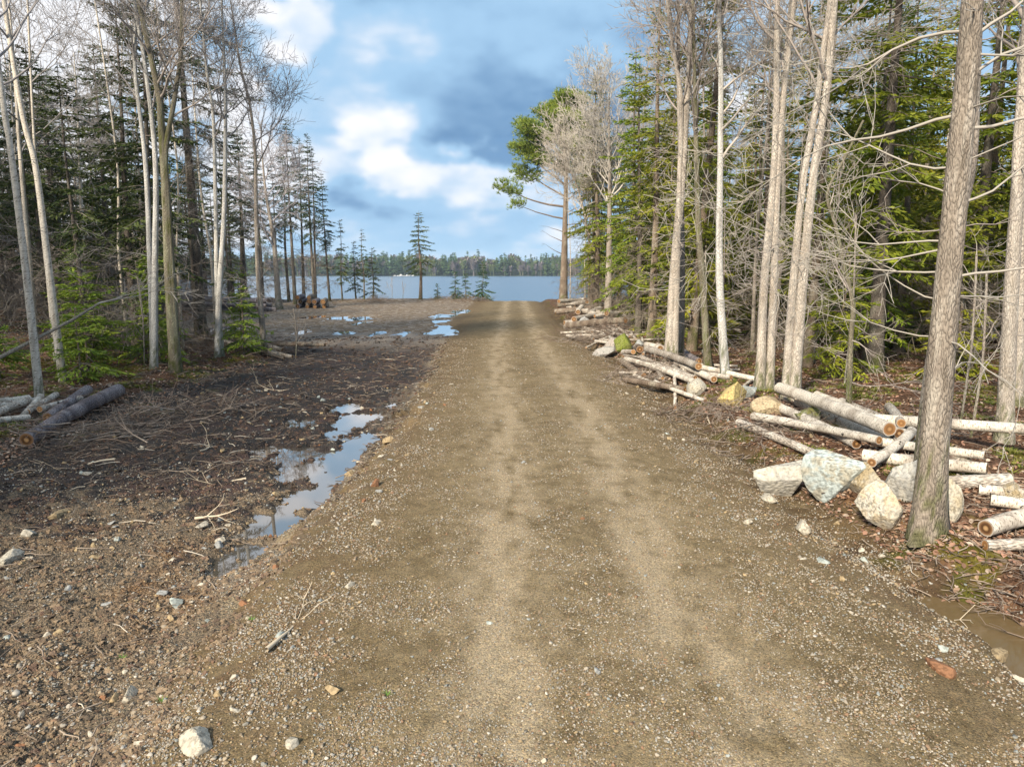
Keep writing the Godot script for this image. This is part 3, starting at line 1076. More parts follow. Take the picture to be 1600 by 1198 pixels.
# ---------------------------------------------------------------- the trees one can pick out
func make_hero_trees() -> void:
	var t: Node3D
	# east side
	t = hardwood("maple_tree", 3.69, 6.14, [[[[-.02, 1.57], [-.02, 2.69], [-.02, 3.56], [-.03, 4.43], [-.09, 8], [-.05, 12]], .13]], {"seed": 11, "sides": 30, "bark": [Color(.33, .28, .235), Color(.44, .39, .335), Color(.23, .19, .155)], "flare": 1.0, "lift": .05, "from": .55, "limbs": 12, "dead": 12, "twig": Color(.34, .31, .275), "least": .0035, "dead_reach": .9,
		"boughs": [[4.25, Vector3(-1, -.15, -.3), 1.6, 0.020], [3.62, Vector3(-1, -.25, -.5), 1.9, 0.020], [3.2, Vector3(-1, -.3, -.9), 1.7, 0.014], [2.95, Vector3(-.8, .2, -.2), .8, 0.011], [2.6, Vector3(-1, -.1, -.6), 1.3, 0.014], [2.35, Vector3(-1, -.15, -.9), 1.6, 0.014], [2.1, Vector3(-.8, .05, -.9), 1.5, 0.012], [1.8, Vector3(-1, -.1, -1.0), 1.4, 0.011], [4.2, Vector3(1, .5, -.3), 1.3, 0.020], [3.9, Vector3(1, .4, -.2), 1.4, 0.020], [3.5, Vector3(1, .25, 0), 1.4, 0.020], [2.9, Vector3(1, .2, -.1), 1.2, 0.017], [2.3, Vector3(1, .02, -.1), 1.3, 0.017], [2.15, Vector3(1, -.2, -.3), 1.2, 0.014], [1.45, Vector3(1, .1, -.6), .9, .015]]})
	tag(t, "thick grey maple with dead side boughs standing beside the pale boulders", "tree")
	t = hardwood("maple_tree", 4.35, 7.45, [[[[.02, 1.4], [.12, 2.6], [.22, 3.4], [.18, 4.3], [.1, 6], [0, 9.5]], .085]], {"seed": 12, "sides": 16, "bark": GREY_BARK, "limbs": 9, "dead": 6, "from": .5, "least": .0035, "dead_reach": .8})
	tag(t, "slim grey maple close behind the thick maple by the boulders", "tree")
	t = hardwood("maple_tree", 5.05, 12.76, [[[[.03, 2.02], [.1, 3.87], [.23, 5.23], [.28, 6.74], [.4, 13]], .105], [[[.0, 2.02], [.06, 3.87], [.2, 5.23], [.3, 6.74], [.75, 12]], .085, Vector3(-.13, 0, -.04)]], {"seed": 13, "sides": 20, "bark": PALE_BARK, "limbs": 12, "dead": 7, "from": .42, "flare": .8})
	tag(t, "pale twin stemmed maple leaning over the birch log pile", "tree")
	t = hardwood("maple_tree", 4.9, 13.9, [[[[-.04, 2.0], [.02, 3.78], [.01, 5.15], [-.08, 7.13], [-.23, 13]], .095, Vector3(-.06, 0, 0)], [[[-.02, 2.0], [-.04, 3.78], [-.02, 5.15], [.1, 7.13], [.4, 12]], .085, Vector3(.12, 0, 0)]], {"seed": 14, "sides": 20, "bark": PALE_BARK, "limbs": 12, "dead": 6, "from": .45, "flare": .8})
	tag(t, "pale twin stemmed maple with mossy roots behind the square block of stone", "tree")
	t = hardwood("maple_tree", 6.71, 9.61, [[[[-.12, 2.09], [-.18, 3.48], [-.24, 4.66], [-.47, 12]], .11]], {"seed": 15, "sides": 18, "bark": PALE_BARK, "limbs": 12, "dead": 9, "from": .4})
	tag(t, "pale straight maple behind the log that overhangs the leaves", "tree")
	t = hardwood("maple_tree", 8.55, 12.03, [[[[-.16, 2.04], [-.31, 3.78], [-.44, 5.25], [-.68, 11]], .1]], {"seed": 16, "bark": PALE_BARK, "limbs": 12, "dead": 8, "from": .4})
	tag(t, "slim pale maple deeper in the wood past the straight maple", "tree")
	t = hardwood("maple_tree", 3.88, 17.75, [[[[.07, 2.68], [.17, 4.48], [.22, 6.37], [.26, 7.92], [.32, 13]], .14], [[[.0, 2.68], [.0, 4.48], [-.02, 6.37], [-.3, 7.92], [-.9, 12]], .1, Vector3(.12, 0, .06)]], {"seed": 17, "sides": 20, "bark": PALE_BARK, "limbs": 16, "dead": 5, "from": .5, "reach": .34, "least": .006})
	tag(t, "tall pale maple with a wide bare crown over the stacked logs", "tree")
	t = hardwood("maple_tree", 4.27, 18.26, [[[[-.02, 2.38], [-.2, 5.75], [-.28, 7.07], [-.45, 12]], .1]], {"seed": 18, "bark": GREY_BARK, "limbs": 14, "dead": 6, "from": .5, "least": .006})
	tag(t, "grey maple tight against the tall maple over the stacked logs", "tree")
	t = hardwood("maple_tree", 4.67, 17.04, [[[[-.23, 2.23], [-.42, 4.11], [-.84, 11]], .1]], {"seed": 19, "bark": MOSSY_BARK, "limbs": 14, "dead": 12, "from": .45, "least": .006})
	tag(t, "dark leaning hardwood with a mossy foot behind the fallen birch", "tree")
	t = hardwood("birch_tree", 4.67, 15.58, [[[[-.24, 2.23], [-.33, 4.61], [-.4, 6.5], [-.49, 7.72], [-.68, 12]], .1]], {"seed": 20, "sides": 16, "bark": WHITE_BARK, "limbs": 14, "dead": 6, "from": .35, "least": .005, "twig": Color(.42, .38, .34)})
	tag(t, "slender pale birch rising behind the yellow boulder", "tree")
	t = hardwood("crooked_sapling", 5.57, 11.74, [[[[-.05, 1.32], [-.06, 1.84], [-.26, 2.55], [-.44, 3.15], [-.59, 3.6], [-.35, 4.13], [-.1, 4.7]], .05]], {"seed": 21, "bark": MOSSY_BARK, "limbs": 8, "dead": 9, "from": .35, "reach": .3, "depth": 2, "dead_reach": 1.3})
	tag(t, "crooked moss-covered sapling behind the birch log pile", "tree")
	t = hardwood("maple_tree", 4.99, 37.7, [[[[0, 3.11], [-.03, 6.31], [-.13, 9.42], [-.17, 12]], .22]], {"seed": 22, "bark": GREY_BARK, "limbs": 26, "from": .42, "reach": .34, "least": .010, "el0": .8, "el1": 1.3, "twig": Color(.44, .40, .36)})
	tag(t, "bare hardwood with a dense brush of grey twigs at the wood's corner", "tree")
	t = hardwood("maple_tree", 4.84, 40.63, [[[[-.41, 3.18], [-1.17, 6.62], [-2.06, 8.64], [-2.42, 10]], .12], [[[-.1, 3.18], [-.3, 6.62], [-.6, 8.64], [-1.0, 11]], .1]], {"seed": 23, "bark": PALE_BARK, "limbs": 20, "from": .4, "reach": .34, "least": .010, "el0": .7, "el1": 1.2, "twig": Color(.46, .41, .36)})
	tag(t, "bare hardwood leaning out over the track towards the tall pine", "tree")
	t = conifer("spruce_tree", Vector3(4.74, height(4.74, 24.53), -24.53), {"seed": 24, "h": 12.5, "r": .17, "reach": 1.4, "low": .36, "miss": .3, "dead": 22, "least": .006, "green": Color(.12, .145, .016), "tip": Color(.30, .29, .03)})
	tag(t, "stout spruce with a mossy foot standing behind the mossy boulder", "tree")
	t = pine("pine_tree", Vector3(4.14, height(4.14, 58.8) - .1, -58.8), {"seed": 25, "r": .36, "spine": [[.06, 3.67], [.11, 8.65], [.17, 12.0], [.19, 16]], "limbs": [
		[7.6, PI, 5.2, .12, .3], [6.7, PI * .97, 3.8, .1, .12], [8.4, PI * 1.1, 4.2, .5, .45], [9.2, PI * .9, 4.6, .75, .55], [9.9, PI, 4.4, .7, .65], [10.6, PI * 1.15, 4.2, .5, .65], [11.2, PI * .85, 4.2, .6, .7], [11.9, PI, 3.9, .5, .75], [12.4, PI * 1.3, 2.6, .5, .7], [12.9, PI * .7, 2.4, .6, .7], [13.4, PI, 2.2, .7, .8], [13.8, PI * 1.2, 1.8, .9, .8], [14.2, .3, 1.6, .9, .8], [14.6, PI * .6, 1.4, 1.2, .9], [14.8, PI * 1.4, 1.2, 1.5, .9],
		[8.0, .2, 2.2, .6, .4], [9.3, -.4, 2.2, .6, .5], [10.2, .5, 2.4, .5, .5], [11.4, -.2, 2.2, .6, .6], [12.4, .3, 2.0, .6, .7], [13.2, -.5, 1.8, .7, .8], [10.8, PI * .5, 2.4, .5, .6], [9.6, PI * 1.5, 2.6, .5, .6], [11.8, PI * 1.55, 2.3, .6, .7], [12.8, PI * .45, 2.0, .6, .7],
		[5.6, PI * .96, 1.5, .35, .0], [4.9, PI * 1.02, 1.7, .2, .0], [3.9, PI, 1.6, .25, .0], [5.2, .1, 1.5, .1, .0], [6.2, -.3, 1.7, .1, .0], [7.1, .3, 1.6, .2, .0]]})
	tag(t, "tall white pine with one-sided crown and bare low limbs at the end of the track", "tree")
	# west side
	var white := Color(.27, .25, .245)
	t = hardwood("birch_tree", -9.38, 14.14, [[[[-.02, 2.49], [-.08, 4.87], [-.14, 6.02], [-.35, 13]], .085]], {"seed": 31, "sides": 16, "bark": WHITE_BARK, "birch": true, "limbs": 12, "dead": 5, "from": .45, "twig": white, "flare": .25})
	tag(t, "speckled white birch rising behind the small log heap", "tree")
	t = hardwood("birch_tree", -10.35, 16.47, [[[[-.08, 2.62], [-.15, 4.85], [-.32, 5.93], [-.47, 8.02], [-.74, 14]], .095]], {"seed": 32, "sides": 16, "bark": WHITE_BARK, "birch": true, "limbs": 12, "dead": 4, "from": .5, "twig": white, "flare": .25})
	tag(t, "smooth white birch beside the low green firs", "tree")
	t = hardwood("birch_tree", -14.25, 21.5, [[[[.08, 2.64], [.13, 5.9], [.21, 8.33], [.27, 12]], .1]], {"seed": 33, "bark": WHITE_BARK, "birch": true, "limbs": 12, "dead": 4, "from": .45, "twig": white, "flare": .25, "least": .006})
	tag(t, "thin white birch between and behind the two thick white birches", "tree")
	t = hardwood("birch_tree", -18.1, 30.7, [[[[.15, 3.21], [.39, 7.59], [.47, 9.59], [.5, 11]], .13]], {"seed": 34, "bark": WHITE_BARK, "birch": true, "limbs": 12, "from": .45, "twig": white, "flare": .25, "least": .008})
	tag(t, "white birch far back among the dark spruces", "tree")
	t = hardwood("birch_tree", -9.3, 18.6, [[[[.22, 2.63], [.43, 5.27], [.35, 7.51], [.21, 8.95], [-.04, 13]], .1], [[[.1, 2.63], [.18, 5.24], [.1, 7.44], [.25, 9.26], [.33, 13]], .085, Vector3(-.05, 0, -.1)]], {"seed": 35, "sides": 16, "bark": WHITE_BARK, "limbs": 14, "dead": 4, "from": .48, "twig": white, "flare": .25, "el0": .9, "el1": 1.3})
	tag(t, "pair of pale birch stems growing close beside the mossy maple", "tree")
	t = hardwood("maple_tree", -8.63, 18.4, [[[[-.01, 2.15], [.05, 4.51], [.06, 6.33], [.03, 7.07], [-.4, 10], [-.6, 13]], .155], [[[.02, 2.15], [.06, 4.4], [.1, 5.6], [.45, 7.0], [.7, 8.5], [.9, 12.5]], .11, Vector3(.04, 0, 0)]], {"seed": 36, "sides": 20, "bark": MOSSY_BARK, "limbs": 14, "dead": 3, "from": .5, "reach": .3, "least": .005})
	tag(t, "mossy forked maple at the edge of the mud", "tree")
	t = hardwood("birch_tree", -8.8, 21.47, [[[[.14, 1.71], [.45, 4.29], [.65, 6.96], [.7, 8.33], [.75, 12]], .1], [[[-.02, 1.71], [.1, 4.29], [.2, 6.96], [.1, 8.33], [.0, 12]], .09, Vector3(.05, 0, -.2)]], {"seed": 37, "bark": WHITE_BARK, "limbs": 14, "dead": 4, "from": .5, "twig": white, "least": .006, "flare": .25})
	tag(t, "pale twin birch beside the brush heap", "tree")
	t = hardwood("birch_tree", -7.79, 22.67, [[[[-.08, 2.26], [-.05, 4.39], [.02, 6.28], [-.09, 7.75], [-.29, 8.66], [-.47, 10.5]], .1]], {"seed": 38, "bark": GREY_BARK, "limbs": 13, "dead": 3, "from": .48, "reach": .36, "twig": white, "least": .006, "flare": .25})
	tag(t, "lone curving grey birch at the end of the brush heap", "tree")
	t = hardwood("maple_tree", -15.76, 49.0, [[[[-.09, 4.33], [-.47, 7.64], [-.57, 9.68], [-.61, 12]], .24]], {"seed": 39, "bark": GREY_BARK, "limbs": 18, "from": .35, "least": .012, "reach": .3, "twig": Color(.34, .31, .32)})
	tag(t, "grey bare hardwood curving up beside the far log pile", "tree")
	var thin := [[-12.4, 19.5, .055], [-13.6, 18.2, .05], [-11.7, 22.0, .06], [-15.8, 24.0, .07], [-12.9, 25.5, .07], [-17.2, 22.5, .06], [-10.6, 23.2, .05], [-14.4, 28.0, .08], [-19.0, 26.0, .08], [-11.9, 29.0, .08]]
	for k in thin.size():
		var q: Array = thin[k]
		t = hardwood("birch_tree", q[0], q[1], [[[[.1 * sin(k * 2.1), 3], [.25 * sin(k * 3.3), 6], [.3 * cos(k * 1.7), 11.5]], q[2]]], {"seed": 140 + k, "sides": 8, "bark": WHITE_BARK, "birch": true, "limbs": 9, "from": .45, "depth": 2, "twig": white, "least": .006, "flare": .2})
		tag(t, wood_label("thin white birch", 1.0, Vector2(q[0], q[1]), false), "tree", "thin white birches in the shady wood")
	t = conifer("spruce_tree", Vector3(-11.2, height(-11.2, 26), -26), {"seed": 40, "h": 15.5, "r": .24, "reach": 3.1, "low": .36, "dead": 14, "gap": .62, "miss": .3, "perk": .12, "size": 1.25, "bark": DARK_BARK, "green": Color(.035, .055, .024), "tip": Color(.06, .085, .03)})
	tag(t, "big dark spruce with layered boughs behind the mossy maple", "tree")

	# slim spruces on the far bank
	var bank := [[-21.6, 56.4, 12.2, .17], [-20.85, 57, 12.8, .15], [-20.2, 58.5, 12.0, .14], [-19.6, 57.2, 12.6, .14], [-18.4, 60, 12.4, .16], [-16.9, 56.6, 14.0, .25], [-17.4, 60.8, 13.2, .16], [-16.3, 60.0, 13.4, .19], [-15.8, 58.4, 12.2, .13], [-15.1, 60.2, 10.4, .15], [-22.8, 59, 12.5, .16], [-24.5, 57.5, 12.0, .18], [-26.2, 60, 13.0, .18], [-18.9, 58.8, 11.4, .13]]
	var protos := []
	for k in 4:
		var q: Array = bank[k]
		var o := conifer("bank_spruce", Vector3(q[0], height(q[0], q[1]) - .05, -q[1]), {"seed": 60 + k, "h": 12.5, "r": .15, "reach": 1.45, "low": [.5, .42, .55, .38][k], "dead": 16, "dead_depth": 1, "gap": .44, "miss": .22, "size": 1.35, "least": .012, "bark": DARK_BARK, "green": Color(.030, .050, .024), "tip": Color(.06, .085, .03)})
		tag(o, "slim dark spruce with a bare lower trunk on the lake bank", "tree", "slim spruces on the lake bank")
		protos.append(o)
	for k in range(4, bank.size()):
		var q: Array = bank[k]
		copy(protos[k % 4], Vector3(q[0], height(q[0], q[1]) - .05, -q[1]), k * 1.9, q[2] / 12.5, "slim dark spruce with a bare lower trunk on the lake bank", "slim spruces on the lake bank")
	var young := [[-14.0, 60.0, 6.6, 1.2, .25, "young spruce beside the slim tall spruces on the lake bank"], [-13.2, 61.5, 4.9, 1.0, .2, "bushy young spruce between two lean ones on the lake bank"], [-12.4, 61.0, 5.8, 1.0, .3, "lean young spruce at the end of the row on the lake bank"], [-11.9, 62.3, 4.4, 1.1, .15, "short bushy spruce at the water's edge past the row"]]
	for k in young.size():
		var q: Array = young[k]
		var o := conifer("young_spruce", Vector3(q[0], height(q[0], q[1]) - .05, -q[1]), {"seed": 70 + k, "h": q[2], "r": .08, "reach": q[3], "low": q[4], "gap": .4, "miss": .25, "size": 1.4, "bark": DARK_BARK, "green": Color(.035, .055, .024), "tip": Color(.08, .10, .03)})
		tag(o, q[5], "tree")
	t = conifer("spruce_tree", Vector3(-7.73, height(-7.73, 61.4) - .05, -61.4), {"seed": 80, "h": 7.35, "r": .17, "reach": 1.75, "low": .36, "gap": .42, "miss": .15, "size": 1.3, "perk": -.08, "green": Color(.045, .07, .035), "tip": Color(.10, .13, .05)})
	tag(t, "lone spruce with open tiers and bare foot on the lake bank", "tree")
	var small := [[-6.35, 62, 1.35, .55, .2, "tiny sparse spruce on the bank next to the lone spruce"], [-4.85, 62, 2.45, .75, .12, "small slender fir on the bank, farthest from the broad dark fir"], [-3.95, 62, 2.3, .85, .05, "small full fir on the bank between the slender and the broad fir"], [-2.5, 62, 3.4, 1.15, .06, "broad dark green fir on the bank above the red leaves"]]
	for k in small.size():
		var q: Array = small[k]
		var o := conifer("young_fir", Vector3(q[0], height(q[0], q[1]) - .05, -q[1]), {"seed": 90 + k, "h": q[2], "r": .05, "reach": q[3], "low": q[4], "gap": .26, "size": 1.15, "bark": DARK_BARK, "green": Color(.025, .06, .025), "tip": Color(.06, .115, .03)})
		tag(o, q[5], "tree")
	# low firs at the wood's edge
	var low := [[-9.9, 16.4, 1.7, 1.25, "bright low fir in front of the smooth white birch"], [-10.9, 18.4, 2.6, 1.6, "wide young fir behind the bright low fir"], [-9.9, 20.0, 3.0, 1.5, "young fir behind the birch pair"], [-12.2, 20.5, 3.3, 1.7, "young fir behind the leaning dead pole"], [-8.2, 22.0, 2.2, .9, "narrow young fir between the mossy maple and the twin birch"], [-11.9, 16.6, 1.5, 1.2, "low dull fir behind the speckled birch"], [-13.8, 23.5, 3.6, 1.8, "spreading young fir deep behind the dead pole"], [-9.2, 24.5, 2.8, 1.2, "young fir beyond the brush heap"]]
	for k in low.size():
		var q: Array = low[k]
		var o := conifer("young_fir", Vector3(q[0], height(q[0], q[1]) - .05, -q[1]), {"seed": 100 + k, "h": q[2], "r": .035, "reach": q[3], "low": .06, "gap": .24, "size": .95, "miss": .2, "green": Color(.10, .17, .02), "tip": Color(.25, .31, .04)})
		tag(o, q[4], "tree")
	# the leaning dead pole
	rng.seed = 5
	var b := MB.new()
	var pole := base("dead_pole", Vector3(-10.4, height(-10.4, 13.0), -13.0))
	b.tube(PackedVector3Array([Vector3(-.7, .1, .1), Vector3(.4, .75, -.7), Vector3(1.5, 1.5, -1.6), Vector3(1.9, 1.85, -2.0)]), PackedFloat32Array([.045, .04, .03, .022]), 8, Color(.40, .35, .28))
	part("trunk", b.done(), M.bark, pole)
	var tw := MB.new()
	branch(tw, Vector3(1.9, 1.85, -2.0), Vector3(1, .1, -.5).normalized(), 1.3, .018, 2, .0, .12, Color(.42, .38, .33), .006)
	branch(tw, Vector3(1.85, 1.82, -1.95), Vector3(1, .35, -.3).normalized(), 1.2, .015, 2, .0, .12, Color(.42, .38, .33), .006)
	part("crown", tw.done(), M.twig, pole)
	tag(pole, "dead pale pole leaning across the birch trunks", "dead tree")
	# dead stems and saplings
	var sap := [[-9.7, 18.9, 2.4, "thin bleached dead stem before the birch pair"], [-12.9, 18.0, 2.6, "thin grey sapling left of the low firs"], [-6.9, 22.9, 1.6, "thin sapling at the foot of the curving birch"], [6.3, 9.7, 2.3, "thin dead stem behind the thick maple"], [6.9, 10.9, 2.6, "thin dead stem beside the pale straight maple"], [6.7, 14.4, 3.4, "thin sapling behind the twin maples"], [5.6, 19.5, 4.0, "thin sapling behind the dark leaning hardwood"], [-9.4, 62.5, 1.5, "leafless shrub on the bank between the lone spruce and the row"], [-10.3, 62.3, 1.9, "leafless wisp of shrub next to the young spruces"]]
	for k in sap.size():
		var q: Array = sap[k]
		t = hardwood("sapling", q[0], q[1], [[[[.06, q[2] * .5], [.0, q[2]]], .02]], {"seed": 120 + k, "sides": 6, "bark": GREY_BARK, "limbs": 6, "depth": 2, "reach": .4, "from": .3, "flare": .1, "least": .003 if q[1] < 30 else .008, "twig": Color(.36, .32, .28)})
		tag(t, q[3].replace("left of", "beside"), "sapling")

# ---------------------------------------------------------------- the woods behind them
func make_woods() -> void:
	var sp := []
	var greens := [[Color(.125, .145, .014), Color(.33, .31, .03)], [Color(.10, .14, .016), Color(.26, .28, .03)], [Color(.15, .16, .018), Color(.36, .32, .035)], [Color(.09, .12, .018), Color(.23, .235, .028)], [Color(.10, .17, .018), Color(.26, .31, .03)], [Color(.14, .155, .018), Color(.33, .31, .032)]]
	var places_e := spots(1, 172)
	var places_w := spots(2, 92)
	var protos := []
	for k in 7:
		var at: Vector2 = places_e[k]
		var o := conifer("spruce_tree", Vector3(at.x, height(at.x, at.y) - .1, -at.y), {"seed": 200 + k, "h": 10.5, "r": [.13, .16, .12, .15, .14, .12, .17][k], "reach": [1.55, 1.9, 1.4, 1.65, 2.0, 1.45, 1.75][k], "low": [.12, .22, .36, .16, .1, .28, .42][k], "dead": [10, 12, 20, 12, 8, 16, 24][k], "gap": .38, "miss": .2, "size": 1.1, "least": .006, "green": greens[k % 6][0], "tip": greens[k % 6][1], "bark": [BROWN_BARK, DARK_BARK, GREY_BARK][k % 3]})
		tag(o, wood_label(SPRUCE[k], 1.0, at, true), "tree", "spruces of the wood beside the log piles")
		protos.append(o)
	for k in range(7, places_e.size()):
		var at: Vector2 = places_e[k]
		var size := rng.randf_range(.75, 1.3)
		copy(protos[k % 7], Vector3(at.x, height(at.x, at.y) - .1, -at.y), rng.randf() * TAU, size, wood_label(SPRUCE[k % 7], size, at, true), "spruces of the wood beside the log piles")
	var shady := []
	for k in 4:
		var at: Vector2 = places_w[k]
		var o := conifer("spruce_tree", Vector3(at.x, height(at.x, at.y) - .1, -at.y), {"seed": 220 + k, "h": 10.5, "r": [.15, .13, .17, .14][k], "reach": [2.2, 1.8, 2.3, 2.0][k], "low": [.3, .4, .22, .46][k], "dead": [26, 30, 22, 30][k], "gap": .42, "miss": .3, "size": 1.2, "least": .006, "green": Color(.035, .055, .022), "tip": Color(.085, .105, .03), "bark": DARK_BARK, "twig": Color(.22, .195, .175)})
		tag(o, wood_label(SHADY[k], 1.0, at, false), "tree", "spruces of the wood behind the white birches")
		shady.append(o)
	for k in range(4, places_w.size()):
		var at: Vector2 = places_w[k]
		var size := rng.randf_range(.75, 1.4)
		copy(shady[k % 4], Vector3(at.x, height(at.x, at.y) - .1, -at.y), rng.randf() * TAU, size, wood_label(SHADY[k % 4], size, at, false), "spruces of the wood behind the white birches")
	# the wood runs on beside and behind the camera along the west side, where it shades the mud and the birches
	for q in [[-11.5, 3.0, 1.2], [-13.0, 6.5, 1.15], [-12.0, -1.0, 1.25], [-14.5, 2.0, 1.3], [-15.5, -3.0, 1.3], [-13.5, -5.5, 1.2], [-17.0, 5.0, 1.25], [-18.0, 0.0, 1.35], [-16.5, -8.0, 1.3], [-12.5, 9.5, 1.0], [-15.5, 9.0, 1.1], [-20.0, 4.0, 1.3], [-19.5, -6.0, 1.35], [-18.5, 9.5, 1.1], [-14.5, -11.0, 1.25]]:
		var which: int = [0, 1, 3, 4][absi(int(q[0] * 7.0)) % 4]
		copy(protos[which], Vector3(q[0], height(q[0], q[1]) - .1, -q[1]), q[0] * 3.0, q[2], "spruce of the wood beside the mud, short of the speckled birch", "spruces beside the mud")
	var bare := []
	var bare_e := spots(3, 18)
	var bare_w := spots(4, 10)
	for k in 6:
		var at: Vector2 = bare_e[k]
		var o := hardwood("hardwood_tree", at.x, at.y, [[[[.1, 4], [-.1, 8], [.2, 14]], [.12, .1, .14, .09, .11, .13][k]]], {"seed": 240 + k, "sides": 10, "bark": [GREY_BARK, PALE_BARK, BROWN_BARK, GREY_BARK, PALE_BARK, DARK_BARK][k], "limbs": 16, "dead": 4, "from": .4, "least": .007, "twig": [Color(.38, .34, .30), Color(.42, .38, .34), Color(.34, .30, .26)][k % 3]})
		tag(o, wood_label(BARE[k], 1.0, at, true), "tree", "bare hardwoods of the wood beside the log piles")
		bare.append(o)
	for k in range(6, bare_e.size()):
		var at: Vector2 = bare_e[k]
		var size := rng.randf_range(.7, 1.15)
		copy(bare[k % 6], Vector3(at.x, height(at.x, at.y) - .1, -at.y), rng.randf() * TAU, size, wood_label(BARE[k % 6], size, at, true), "bare hardwoods of the wood beside the log piles")
	var firs := []
	var fir_at := spots(7, 34)
	for k in fir_at.size():
		var at: Vector2 = fir_at[k]
		if k < 3:
			var o := conifer("young_fir", Vector3(at.x, height(at.x, at.y) - .05, -at.y), {"seed": 280 + k, "h": 4.6, "r": .05, "reach": [1.3, 1.6, 1.1][k], "low": .1, "gap": .3, "miss": .2, "size": 1.0, "green": [Color(.12, .16, .016), Color(.10, .17, .018), Color(.15, .17, .018)][k], "tip": [Color(.31, .32, .03), Color(.26, .33, .03), Color(.36, .34, .035)][k]})
			tag(o, wood_label(FIR[k], 1.0, at, true), "tree", "young firs of the wood beside the log piles")
			firs.append(o)
		else:
			var size := rng.randf_range(.6, 1.5)
			copy(firs[k % 3], Vector3(at.x, height(at.x, at.y) - .05, -at.y), rng.randf() * TAU, size, wood_label(FIR[k % 3], size, at, true), "young firs of the wood beside the log piles")
	var poles := []
	var pole_at := spots(5, 56)
	for k in pole_at.size():
		var at: Vector2 = pole_at[k]
		var size := rng.randf_range(.8, 1.15)
		var lab := wood_label(POLE[k % 3], size if k > 2 else 1.0, at, true)
		if k < 3:
			var o := hardwood("slim_tree", at.x, at.y, [[[[.08, 4], [-.06, 8], [.1, 12]], [.065, .05, .08][k]]], {"seed": 260 + k, "sides": 8, "bark": [BROWN_BARK, PALE_BARK, GREY_BARK][k], "limbs": 6, "dead": 2, "from": .65, "depth": 2, "least": .006, "flare": .3, "twig": Color(.24, .21, .18)})
			tag(o, lab, "tree", "slim trees of the wood beside the log piles")
			poles.append(o)
		else:
			copy(poles[k % 3], Vector3(at.x, height(at.x, at.y) - .1, -at.y), rng.randf() * TAU, size, lab, "slim trees of the wood beside the log piles")
	for k in bare_w.size():
		var at: Vector2 = bare_w[k]
		var size := rng.randf_range(.7, 1.1)
		copy(bare[k % 6], Vector3(at.x, height(at.x, at.y) - .1, -at.y), rng.randf() * TAU, size, wood_label(BARE[k % 6], size, at, false), "bare hardwoods of the wood behind the white birches")

const SPRUCE := ["brown barked low-boughed spruce", "wide dark barked spruce", "narrow grey barked spruce", "brown barked spruce", "broad dark barked low-boughed spruce", "slim grey barked spruce", "stout brown barked spruce"]
const SHADY := ["dark green spruce", "narrow dark green spruce", "wide dark green spruce", "dark green spruce with a long bare trunk"]
const FIR := ["young yellow-green fir", "wide young bright green fir", "narrow young yellow-green fir"]
const POLE := ["slim straight brown trunk", "slim straight pale trunk", "slim straight grey trunk"]
const BARE := ["bare grey hardwood", "bare slim pale hardwood", "bare stout brown hardwood", "bare thin grey hardwood", "bare pale hardwood", "bare dark hardwood"]
const MARKS_E := [[4.9, 11.0, "the birch log pile"], [6.7, 9.6, "the straight pale maple"], [5.0, 13.5, "the twin maples"], [4.2, 17.5, "the tall pale maple"], [3.4, 21.5, "the moss-covered boulder"], [4.7, 24.5, "the stout spruce"], [4.0, 29.5, "the brown boulder"], [4.5, 36.0, "the far tangle of logs"], [4.9, 40.0, "the leaning hardwood"], [4.1, 58.0, "the tall white pine"]]
const MARKS_W := [[-9.4, 14.1, "the speckled birch"], [-10.4, 16.5, "the smooth birch"], [-9.3, 18.6, "the birch pair"], [-8.6, 18.4, "the mossy maple"], [-9.2, 23.6, "the brush heap"], [-11.2, 26.0, "the big dark spruce"], [-18.0, 44.5, "the long log pile"], [-21.0, 57.0, "the slim bank spruces"], [-18.1, 30.7, "the far white birch"]]

func wood_label(kind: String, size: float, at: Vector2, east: bool) -> String:
	var best := 1e9
	var mark := ""
	for q in (MARKS_E if east else MARKS_W):
		# what stands in front of it: nearest in bearing, and not farther away
		var far := absf(at.x / at.y - q[0] / q[1]) * 30.0 + absf(at.y - q[1]) * .25
		if far < best:
			best = far
			mark = q[2]
	var deep := absf(at.x - (road_right(at.y) if east else wood_left(at.y)))
	var tall := "tall " if size > 1.08 else "short " if size < .85 else ""
	return "%s%s %s %s" % [tall, kind, "close to" if best < 2.5 else "deep behind" if deep > 9.0 else "beyond", mark]

var taken := []
func spots(which: int, n: int) -> Array:
	rng.seed = 500 + which
	var out := []
	var tries := 0
	while out.size() < n and tries < 20000:
		tries += 1
		var east := which % 2 == 1
		var d := pow(rng.randf(), .8) * (18.0 if which == 7 else 62.0 if east else 48.0) + (14.5 if east else 17.0)
		var x: float
		if east:
			x = road_right(d) + (2.4 if d > 20 else 3.6) + pow(rng.randf(), 1.1) * (d * .78 + 2.0)
			if x > d * .85 + 4.0 or d > shore(x) - 5.0: continue
		else:
			x = wood_left(d) - 1.5 - rng.randf() * (d * .6)
			if x < -d * .85 - 4.0 or d > 61.0: continue
		var ok := true
		for q in taken:
			if Vector2(x, d).distance_to(q) < (1.35 if which < 3 else .9): ok = false
		if not ok: continue
		taken.append(Vector2(x, d))
		out.append(Vector2(x, d))
	return out

